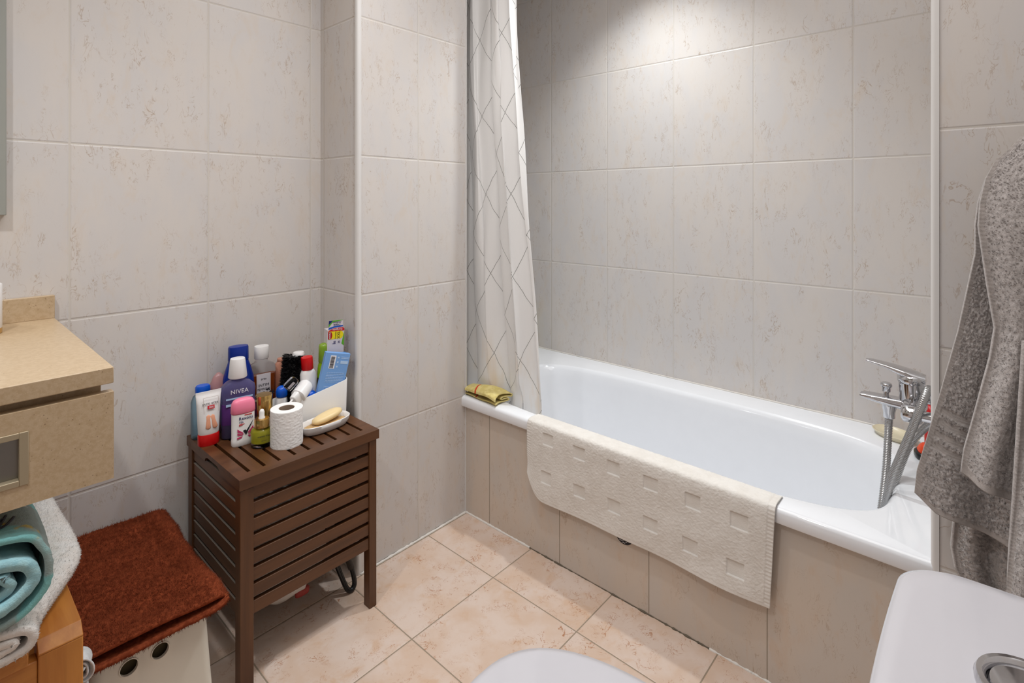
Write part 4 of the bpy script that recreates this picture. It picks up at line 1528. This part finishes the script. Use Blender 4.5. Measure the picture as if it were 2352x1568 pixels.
# mouthwash
t = T('mouthwash_bottle', 'clear violet mouthwash bottle with tapered white cap', 'bottle', 0.611, 1.590, -10)
obj('bottle', bottle([(0.040, 0.021, 0), (0.043, 0.024, 0.004), (0.043, 0.024, 0.10), (0.045, 0.025, 0.128), (0.043, 0.024, 0.140), (0.030, 0.021, 0.152), (0.018, 0.018, 0.158), (0.017, 0.017, 0.166)], 3.4), M['violet_liq'], t, auto=60)
obj('liquid', bottle([(0.038, 0.019, 0.003), (0.0405, 0.0215, 0.006), (0.0405, 0.0215, 0.085)], 3.4), M['violet_dark'], t, auto=60)
obj('label', bottle([(0.0433, 0.0243, 0.040), (0.0435, 0.0245, 0.041), (0.0437, 0.0247, 0.096), (0.0433, 0.0243, 0.097)], 3.4), M['violet_label'], t, auto=50)
obj('cap', lathe([(0.0235, 0.164), (0.0245, 0.166), (0.0195, 0.213), (0.0185, 0.217), (0.004, 0.218)], 40), M['white_gl'], t, auto=50)
text('lettering', 'NIVEA', 0.0165, (0.0, -0.0252, 0.130), FR, FU, M['ink_w'], t)
o = obj('label_band', B(((-0.034, -0.0256, 0.092), (0.034, -0.0242, 0.098)), ((-0.034, -0.0256, 0.110), (0.034, -0.0246, 0.114))), M['ink_pale'], t)
o = obj('label_patch', B(((0.0, -0.0265, 0.102), (0.016, -0.0243, 0.109))), M['violet_label'], t)

# stick deodorant
t = T('deodorant_stick', 'white stick deodorant with pink domed cap facing front', 'deodorant', 0.598, 1.520, -6)
obj('body', bottle([(0.028, 0.0135, 0), (0.0295, 0.015, 0.003), (0.0295, 0.015, 0.016), (0.0285, 0.0145, 0.018), (0.0285, 0.0145, 0.085), (0.0275, 0.014, 0.090)], 3.0), M['white_gl'], t, auto=50)
obj('cap', bottle([(0.0285, 0.0148, 0.086), (0.0305, 0.0160, 0.089), (0.0300, 0.0158, 0.104), (0.0285, 0.0145, 0.114), (0.024, 0.012, 0.1215), (0.015, 0.008, 0.125), (0.002, 0.001, 0.126)], 2.8), M['pink'], t, smooth=True)
text('lettering', 'Rexona', 0.0118, (0.0035, -0.0150, 0.0745), FR, FU, M['ink_b'], t)
text('lettering', '72h', 0.0075, (-0.0085, -0.0150, 0.0645), FR, FU, M['ink_b'], t)
for bx_ in (((0.0, -0.0152, 0.0815), (0.0185, -0.0143, 0.0835)), ((-0.014, -0.0152, 0.0585), (0.0, -0.0143, 0.0598)), ((-0.014, -0.0152, 0.0555), (-0.005, -0.0143, 0.0568))):
    obj('red_line', B(bx_), M['ink_r'], t)
# tick mark and rays
tick = prism([(-0.004, 0.041), (0.0035, 0.028), (0.0225, 0.066), (0.0045, 0.0395), (0.002, 0.043)], 1, -0.0156, -0.0142)
obj('tick_mark', tick, M['ink'], t)
ry = bmesh.new()
for pts in ([(-0.018, 0.048), (-0.018, 0.040), (-0.003, 0.032), (-0.004, 0.036)], [(-0.018, 0.037), (-0.018, 0.031), (-0.006, 0.029), (-0.003, 0.031)], [(-0.019, 0.025), (-0.005, 0.027), (-0.008, 0.022), (-0.019, 0.021)],
            [(0.022, 0.050), (0.008, 0.034), (0.010, 0.032), (0.0225, 0.040)], [(0.022, 0.036), (0.009, 0.0295), (0.022, 0.031)], [(0.022, 0.027), (0.008, 0.026), (0.012, 0.021), (0.022, 0.022)]):
    b2 = prism(pts, 1, -0.0153, -0.0142)
    me = bpy.data.meshes.new('x')
    b2.to_mesh(me)
    b2.free()
    ry.from_mesh(me)
    bpy.data.meshes.remove(me)
obj('ray_print', ry, M['ink_p'], t)

# serum bottle with dropper
t = T('serum_bottle', 'small glass serum bottle of yellow oil with gold dropper cap', 'bottle', 0.629, 1.474, -12)
obj('glass', bottle([(0.025, 0.025, 0), (0.0275, 0.0275, 0.002), (0.0280, 0.0280, 0.040), (0.025, 0.025, 0.0465), (0.0175, 0.0175, 0.049), (0.0165, 0.0165, 0.051)], 2.0), M['clear'], t, auto=60)
obj('oil', bottle([(0.0225, 0.0225, 0.011), (0.0262, 0.0262, 0.013), (0.0266, 0.0266, 0.040), (0.024, 0.024, 0.045)], 2.0), M['oil'], t, auto=60)
obj('gold_cap', lathe([(0.0175, 0.050), (0.0190, 0.051), (0.0190, 0.071), (0.0180, 0.073), (0.008, 0.0735)], 36), M['gold'], t, auto=40)
obj('dropper', lathe([(0.0085, 0.073), (0.0085, 0.075), (0.0065, 0.078), (0.0068, 0.09), (0.0045, 0.096), (0.001, 0.0975)], 24), M['white_gl'], t, auto=60)
text('lettering', 'maiem tree', 0.0070, (0.0, -0.0286, 0.034), FR, FU, M['ink'], t)
text('lettering', 'serum', 0.0052, (0.0, -0.0286, 0.022), FR, FU, M['ink'], t)

# gold capped pump bottle
t = T('pump_bottle', 'clear bottle with tall polished gold cap beside the deodorant stick', 'bottle', 0.661, 1.535)
obj('bottle', bottle([(0.020, 0.020, 0), (0.022, 0.022, 0.003), (0.022, 0.022, 0.055), (0.018, 0.018, 0.060)], 2.0), M['clear'], t, auto=60)
obj('gold_cap', lathe([(0.0215, 0.058), (0.0225, 0.060), (0.0225, 0.1115), (0.0210, 0.1145), (0.002, 0.115)], 40), M['gold'], t, auto=40)

# intimate wash bottle
t = T('wash_bottle', 'flat clear bottle of orange wash with white cap and grey label', 'bottle', 0.704, 1.652, -6)
obj('bottle', bottle([(0.036, 0.016, 0), (0.0395, 0.019, 0.004), (0.0395, 0.019, 0.155), (0.036, 0.018, 0.165), (0.020, 0.016, 0.173), (0.0165, 0.0155, 0.178), (0.0165, 0.0155, 0.185)], 3.2), M['clear'], t, auto=60)
obj('liquid', bottle([(0.034, 0.014, 0.003), (0.037, 0.0165, 0.006), (0.037, 0.0165, 0.137)], 3.2), M['orange_liq'], t, auto=60)
obj('cap', bottle([(0.019, 0.0165, 0.184), (0.0205, 0.018, 0.186), (0.0205, 0.018, 0.220), (0.0195, 0.017, 0.2225), (0.005, 0.004, 0.223)], 2.3), M['white_gl'], t, auto=50)
obj('label', B(((-0.020, -0.0204, 0.050), (0.020, -0.0190, 0.142))), M['label_w'], t)
text('lettering', 'INTIM', 0.0115, (0.0, -0.0207, 0.108), FR, FU, M['ink'], t)
text('lettering', 'FEMININA', 0.0095, (0.0, -0.0207, 0.096), FR, FU, M['ink'], t, sx=0.85)
text('lettering', 'priss', 0.0085, (0.0, -0.0207, 0.127), FR, FU, M['ink'], t)
fl = bmesh.new()
for _ in range(46):
    cx_, cz_ = rnd.uniform(-0.012, 0.03), rnd.gauss(0.082, 0.006)
    lathe([(0.0002, -0.0212), (rnd.uniform(0.0015, 0.003), -0.0205), (0.0002, -0.0198)], 6, bm=fl, c=(cx_, cz_))
bmesh.ops.rotate(fl, verts=fl.verts, cent=(0, 0, 0), matrix=Matrix(((1, 0, 0), (0, 0, 1), (0, 1, 0))))
obj('flower_print', fl, M['ink'], t)

# toilet roll
t = T('toilet_roll', 'white toilet paper roll standing at the front of the bench', 'toilet roll', 0.678, 1.432)
seg, rows = 120, 60
bm = bmesh.new()
loops = []
for k in range(rows + 1):
    z = 0.098 * k / rows
    lp = []
    for i in range(seg):
        a = 2 * PI * i / seg
        r = 0.0415 + (0.0007 * noise.noise((a * 9, z * 220, 1.0)) + 0.0004 * noise.noise((a * 24, z * 500, 4.0)) if 0 < k < rows else -0.0004)
        lp.append((r * math.cos(a), r * math.sin(a), z))
    loops.append(lp)
for r, z in ((0.030, 0.0985), (0.0205, 0.0982), (0.0205, 0.002), (0.030, 0.0005)):
    loops.append([(r * math.cos(2 * PI * i / seg), r * math.sin(2 * PI * i / seg), z) for i in range(seg)])
rings(bm, loops + [loops[0]], cap0=False, cap1=False)
bmesh.ops.remove_doubles(bm, verts=bm.verts, dist=1e-6)
obj('paper', bm, M['paper'], t, auto=50)
obj('core', lathe([(0.0204, 0.001), (0.0204, 0.0975), (0.0192, 0.0975), (0.0192, 0.001)], 48, cap0=False, cap1=False), M['card'], t, auto=50)

# soap dish and soap
t = T('soap_dish', 'white oval soap dish at the front right of the bench lid', 'soap dish', 0.797, 1.442, 3)
obj('dish', bottle([(0.058, 0.022, 0), (0.066, 0.029, 0.003), (0.074, 0.036, 0.016), (0.076, 0.0375, 0.026), (0.0745, 0.036, 0.0272), (0.072, 0.034, 0.025), (0.066, 0.029, 0.013), (0.02, 0.01, 0.0115)], 2.5, 64), M['white_gl'], t, auto=60)
obj('scum', bottle([(0.062, 0.026, 0.012), (0.066, 0.029, 0.0145), (0.060, 0.026, 0.0165), (0.01, 0.005, 0.017)], 2.5, 48), M['soap_rest'], t, smooth=True)
s = tag(obj('soap_bar', bottle([(0.012, 0.006, 0), (0.040, 0.018, 0.002), (0.049, 0.0245, 0.009), (0.047, 0.023, 0.016), (0.036, 0.016, 0.0205), (0.01, 0.004, 0.0215)], 2.4, 56), M['soap'], smooth=True),
        'yellow oval soap bar lying in the white dish', 'soap')
s.location = (0.811, 1.452, Z + 0.0195)
s.rotation_euler = (math.radians(-6), math.radians(-7), math.radians(8))

# white sloping organiser tray
TA = math.radians(-14.5)
t = thing('organiser_tray', 'white plastic tray with sloping rim holding toiletries', 'tray', (0.683, 1.521, Z), TA)
LX, DY = 0.212, 0.098


def tray():
    bm = bmesh.new()

    def lp(ins, zf, base):
        out = []
        k = 1 if base is None else 0.97
        for (x, y, _) in rrect((LX / 2 - ins) * k, (DY / 2 - ins) * k, 0.014 - ins, 0, (LX / 2, DY / 2)):
            f = min(1, max(0, x / LX))
            zz = base if base is not None else 0.064 + 0.054 * f ** 1.15 + zf
            out.append((x, y, zz))
        return out
    rings(bm, [lp(0.0, 0, 0.0), lp(0.0, -0.001, None), lp(0.0006, 0, None), lp(0.0022, 0, None), lp(0.0028, -0.001, None), lp(0.003, 0, 0.004)])
    bmesh.ops.recalc_face_normals(bm, faces=bm.faces)
    return obj('tray_shell', bm, M['white_pl'], t, auto=45)


tray()
ca, sa = math.cos(TA), math.sin(TA)


def tp(x, y, z=0.0045):
    """point inside the tray in room coordinates"""
    return (0.683 + ca * x - sa * y, 1.521 + sa * x + ca * y, Z + z)


def TT(name, label, cat, x, y, z=0.0045, rot=(0, 0, 0), group=None):
    return thing(name, label, cat, tp(x, y, z), 0, group, rot=rot)


# round brush with black bristles
t = TT('hair_brush', 'black bristled round hair brush leaning in the tray', 'brush', 0.043, 0.060, 0.006, (math.radians(-3), math.radians(9), 0))
obj('handle', lathe([(0.008, 0.0), (0.010, 0.01), (0.009, 0.08), (0.012, 0.085)], 20), M['black_pl'], t, auto=50)
obj('barrel', lathe([(0.012, 0.075), (0.0225, 0.078), (0.0225, 0.183), (0.018, 0.188), (0.003, 0.189)], 28), M['black_pl'], t, auto=50)
bm = bmesh.new()
for i in range(4600):
    a = rnd.uniform(0, 2 * PI)
    z = rnd.uniform(0.074, 0.191)
    r0, r1 = 0.021, 0.0325 + rnd.uniform(-0.004, 0.003)
    b0 = Vector((r0 * math.cos(a), r0 * math.sin(a), z))
    a1 = a + rnd.uniform(-0.25, 0.25)
    b1 = Vector((r1 * math.cos(a1), r1 * math.sin(a1), z + rnd.uniform(-0.004, 0.004)))
    tg = Vector((-math.sin(a), math.cos(a), 0)) * 0.0013
    up_ = Vector((0, 0, 0.0013))
    v = [bm.verts.new(p) for p in (b0 + tg, b0 - tg * 0.5 + up_, b0 - tg * 0.5 - up_, b1)]
    for f in ((0, 1, 3), (1, 2, 3), (2, 0, 3)):
        bm.faces.new([v[q] for q in f])
obj('bristles', bm, M['black_pl'], t)
# flat white thing behind the brush
t = TT('spray_can', 'white capped can mostly hidden behind the hair brush', 'can', 0.083, 0.077, 0.0045)
obj('can', lathe([(0.016, 0), (0.0175, 0.003), (0.0175, 0.165), (0.015, 0.172)], 28), M['label_w'], t, auto=50)
obj('cap', lathe([(0.0165, 0.171), (0.0175, 0.174), (0.0175, 0.192), (0.015, 0.197), (0.002, 0.198)], 28), M['white_gl'], t, auto=50)
t = T('lotion_bottle', 'peach pink bottle showing between the wash bottle and the brush', 'bottle', 0.772, 1.668)
obj('bottle', bottle([(0.022, 0.014, 0), (0.024, 0.016, 0.004), (0.024, 0.016, 0.13), (0.018, 0.012, 0.15), (0.011, 0.011, 0.158)]), M['peach_bottle'], t, auto=60)
obj('cap', lathe([(0.011, 0.157), (0.012, 0.158), (0.012, 0.166), (0.010, 0.168)], 24), M['peach_bottle'], t, auto=50)


# round mains plug adapter
t = TT('plug_adapter', 'white round plug adapter lying on top in the tray', 'adapter', 0.080, 0.020, 0.098, Vector((0.78, 0.42, 0.40)).to_track_quat('Z', 'Y').to_euler())
t.scale = (1.2, 1.2, 1.2)
obj('body', lathe([(0.015, -0.018), (0.0185, -0.016), (0.0190, 0.018), (0.0180, 0.022), (0.0155, 0.0235), (0.014, 0.020), (0.001, 0.0195)], 36), M['white_gl'], t, auto=50)
obj('socket_foot', bottle([(0.007, 0.014, -0.036, 3), (0.009, 0.016, -0.034, 3), (0.010, 0.0165, -0.016, 3)]), M['white_gl'], t, auto=50)
for sx in (-0.0085, 0.0085):
    obj('pin', lathe([(0.0024, -0.056), (0.0026, -0.054), (0.0026, -0.034)], 14, c=(0, sx)), M['white_pl'], t, auto=50)
t = TT('clear_cap', 'clear plastic travel cap lying against the brush bristles', 'cap', 0.050, 0.018, 0.128, (math.radians(30), math.radians(35), math.radians(20)))
obj('shell', bottle([(0.012, 0.010, -0.018), (0.0135, 0.0115, -0.016), (0.0135, 0.0115, 0.012), (0.010, 0.0085, 0.018), (0.003, 0.002, 0.019)], 3), M['clear'], t, auto=60)
obj('sticker', B(((-0.004, -0.0055, -0.014), (0.004, -0.0045, 0.008))), M['label_w'], t)
for (x, y, z, r, lb) in ((0.030, 0.050, 0.098, 0.0165, 'bright blue round lid between brush and wash bottle'), (0.104, 0.022, 0.078, 0.0175, 'bright blue round lid right of the white plug adapter')):
    t = TT('roll_on', lb, 'roll on', x, y, 0.0045)
    obj('bottle', lathe([(r * 0.85, 0), (r, 0.003), (r * 0.95, z - 0.022), (r * 0.8, z - 0.018)], 24), M['white_pl'], t, auto=50)
    obj('lid', lathe([(r * 0.9, z - 0.018), (r, z - 0.014), (r, z), (r * 0.8, z + 0.009), (r * 0.35, z + 0.0135), (0.001, z + 0.014)], 28), M['blue_ball'], t, smooth=True)

# white bottle with red cap
t = TT('sunscreen_bottle', 'white bottle with red screw cap standing in the tray', 'bottle', 0.112, 0.047, 0.0045, (0, math.radians(-4), 0))
obj('bottle', bottle([(0.020, 0.013, 0), (0.022, 0.015, 0.003), (0.0235, 0.0165, 0.10), (0.0225, 0.016, 0.138), (0.017, 0.015, 0.148), (0.0145, 0.0145, 0.150)], 2.6), M['white_gl'], t, auto=60)
obj('cap', lathe([(0.0160, 0.150), (0.0172, 0.152), (0.0172, 0.184), (0.0160, 0.188), (0.003, 0.189)], 32), M['red'], t, auto=50)

# green spray bottle
t = TT('spray_bottle', 'lime green spray bottle with translucent cap in the tray', 'bottle', 0.156, 0.064, 0.0045)
obj('bottle', bottle([(0.020, 0.016, 0, 2.2), (0.0215, 0.0175, 0.004, 2.2), (0.0215, 0.0175, 0.125, 2.2), (0.019, 0.016, 0.150, 2.1), (0.0165, 0.0155, 0.158, 2)]), M['lime'], t, auto=60)
obj('nozzle', lathe([(0.012, 0.156), (0.0125, 0.16), (0.010, 0.19), (0.007, 0.205), (0.001, 0.206)], 24), M['ink_g'], t, auto=60)
obj('cap', lathe([(0.0168, 0.158), (0.0175, 0.160), (0.0165, 0.205), (0.0150, 0.213), (0.009, 0.2165), (0.001, 0.217)], 28), M['lime_cap'], t, auto=60)
obj('label', bottle([(0.0217, 0.0177, 0.055, 2.2), (0.0218, 0.0178, 0.056, 2.2), (0.0218, 0.0178, 0.112, 2.2), (0.0217, 0.0177, 0.113, 2.2)]), plain('dark olive label', lin(40, 44, 20), 0.5), t, auto=50)
t = TT('nail_file', 'slim white stick standing beside the green spray bottle', 'stick', 0.138, 0.070, 0.0045, (0, math.radians(4), 0))
obj('stick', B(((-0.0045, -0.001, 0), (0.0045, 0.001, 0.193))), M['label_w'], t, bevel=0.0008)

# toothpaste carton, upside down, flap open
t = TT('toothpaste_box', 'tall colourful toothpaste carton standing upside down with open flap', 'box', 0.178, 0.064, 0.0045, (0, math.radians(2), math.radians(-10)))
W, D, HB = 0.026, 0.017, 0.2575
HT = HB + 0.029
obj('carton', B(((-W, -D, 0), (W, D, HB))), M['label_w'], t, bevel=0.0008)
# the front flap stands open above the carton
obj('flap', B(((-W + 0.002, -D, HB), (W - 0.005, -D + 0.0008, HT))), M['label_w'], t)
obj('side_flap', prism([(-D + 0.002, HB), (D - 0.004, HB), (D - 0.008, HB + 0.014), (-D + 0.004, HB + 0.018)], 0, W - 0.001, W), M['label_w'], t)
yf = -D


def panel(name, pts, mat, e=0.0006):
    return obj(name, prism(pts, 1, yf - e, yf + 0.0001), mat, t)


def P_(x, d):
    return (x, HT - d)


panel('blue_corner', [P_(-W + 0.002, 0), P_(-W + 0.002, 0.013), P_(-W + 0.010, 0.006), P_(-W + 0.014, 0)], M['ink_b'], 0.0003)
panel('green_band', [P_(-W + 0.002, 0.013), P_(-W + 0.002, 0.021), P_(-0.012, 0.006), P_(W - 0.005, 0.001), P_(W - 0.005, 0), P_(-W + 0.014, 0), P_(-W + 0.010, 0.006)], M['ink_g'], 0.0003)
panel('blue_swoosh', [P_(-W + 0.002, 0.028), P_(-W + 0.002, 0.022), P_(-0.006, 0.0175), P_(W - 0.005, 0.0165), P_(W - 0.005, 0.021), P_(-0.006, 0.023)], M['ink_bl'], 0.0003)
panel('red_band', [P_(-W, 0.034), P_(-W + 0.004, 0.030), P_(-0.008, 0.0245), P_(W - 0.006, 0.0235), P_(W, 0.027), P_(W, 0.034)], M['ink_r'], 0.0005)
panel('yellow_patch', [P_(-W + 0.004, 0.058), P_(-W + 0.004, 0.0335), P_(W - 0.012, 0.0335)] + [P_(W - 0.012 + 0.009 * math.cos(a), 0.0458 - 0.012 * math.sin(a)) for a in np.linspace(PI / 2.2, -PI / 2.2, 10)] + [P_(W - 0.012, 0.058)], M['ink_y'], 0.0005)
panel('red_patch', [P_(-W + 0.001, 0.057), P_(-W + 0.001, 0.0345), P_(-W + 0.009, 0.0345)] + [P_(-W + 0.009 + 0.005 * math.cos(a), 0.0458 - 0.011 * math.sin(a)) for a in np.linspace(PI / 2.2, -PI / 2.2, 8)] + [P_(-W + 0.009, 0.057)], plain('deep red ink', lin(170, 16, 24), 0.5), 0.0008)
panel('green_corner', [P_(W, 0.036), P_(W, 0.082), P_(W - 0.008, 0.074), P_(W - 0.004, 0.055)], M['ink_g'], 0.0004)
text('lettering', 'Colgate', 0.0088, (0.004, yf - 0.0008, HT - 0.0288), (-1, 0, 0), (0, 0, -1), M['ink_w'], t, sx=1.15)
text('lettering', 'Triple', 0.0085, (0.003, yf - 0.0005, HT - 0.0140), (-1, 0, 0), (0, 0, -1), M['ink_b'], t, sx=1.15, shear=0.2)
text('lettering', 'Action', 0.0085, (0.002, yf - 0.0005, HT - 0.0065), (-1, 0, 0), (0, 0, -1), M['ink_b'], t, sx=1.15, shear=0.2)
text('lettering', 'XXL', 0.0125, (0.0085, yf - 0.0008, HT - 0.0458), (0, 0, 1), (-1, 0, 0), M['ink'], t)
text('lettering', 'Formato', 0.0062, (-0.0015, yf - 0.0008, HT - 0.0458), (0, 0, 1), (-1, 0, 0), M['ink'], t)
text('lettering', 'AHORA', 0.0062, (-W + 0.0065, yf - 0.0011, HT - 0.0458), (0, 0, 1), (-1, 0, 0), M['ink_w'], t)
text('lettering', 'le', 0.014, (-0.005, yf - 0.0008, HT - 0.068), (0, 0, 1), (-1, 0, 0), M['ink_b'], t)
text('lettering', 'n', 0.014, (0.009, yf - 0.0008, HT - 0.068), (0, 0, 1), (-1, 0, 0), M['ink_b'], t)
for k in range(12):
    obj('side_print', B(((W - 0.0001, -D + 0.006, HB - 0.020 - 0.006 * k), (W + 0.0003, D - 0.006, HB - 0.017 - 0.006 * k))), M['ink_bl'], t)

# two blue cartons
t = TT('skincare_box', 'deep blue carton standing behind the leaning light blue carton', 'box', 0.181, 0.0330, 0.0045, (0, math.radians(3), math.radians(-14)))
obj('carton', B(((-0.024, -0.006, 0), (0.0225, 0.006, 0.188))), M['carton_d'], t, bevel=0.0008)
t = TT('skincare_box', 'light blue printed carton leaning at the front right of the tray', 'box', 0.108, 0.0105, 0.0125, (math.radians(-1), math.radians(13), math.radians(-14)))
W2, D2, H2 = 0.0375, 0.0095, 0.198
obj('carton', B(((-0.004, -D2 + 0.004, 0), (2 * W2 - 0.004, D2 + 0.004, H2))), M['carton'], t, bevel=0.001)
yf = -D2 + 0.004
pr = bmesh.new()
for k in range(26):
    z = H2 - 0.060 - k * 0.0046
    if k in (7, 8, 14, 19):
        continue
    x = 0.010
    xe = 2 * W2 - 0.012
    while x < xe:
        wd = rnd.uniform(0.002, 0.008)
        box(pr, (x, yf - 0.0004, z), (min(x + wd, xe), yf + 0.0001, z + 0.0012))
        x += wd + 0.0012
obj('small_print', pr, M['ink_pale'], t)
obj('barcode_patch', B(((0.012, yf - 0.0004, H2 - 0.047), (0.029, yf, H2 - 0.008))), M['ink_w'], t)
bc = bmesh.new()
z = H2 - 0.045
while z < H2 - 0.011:
    wd = rnd.choice((0.0006, 0.0011, 0.0017))
    box(bc, (0.014, yf - 0.0007, z), (0.0255, yf, z + wd))
    z += wd + rnd.choice((0.0006, 0.001))
obj('barcode', bc, M['ink'], t)
obj('price_patch', B(((0.045, yf - 0.0004, H2 - 0.0315), (0.068, yf, H2 - 0.0225)),), M['ink_pale'], t)
obj('icon_print', B(((0.034, yf - 0.0004, H2 - 0.016), (0.039, yf, H2 - 0.011)), ((0.034, yf - 0.0004, H2 - 0.030), (0.039, yf, H2 - 0.025)), ((0.034, yf - 0.0004, H2 - 0.043), (0.039, yf, H2 - 0.038)),
                    ((0.045, yf - 0.0004, H2 - 0.012), (0.069, yf, H2 - 0.0105)), ((0.045, yf - 0.0004, H2 - 0.016), (0.069, yf, H2 - 0.0145))), M['ink_pale'], t)
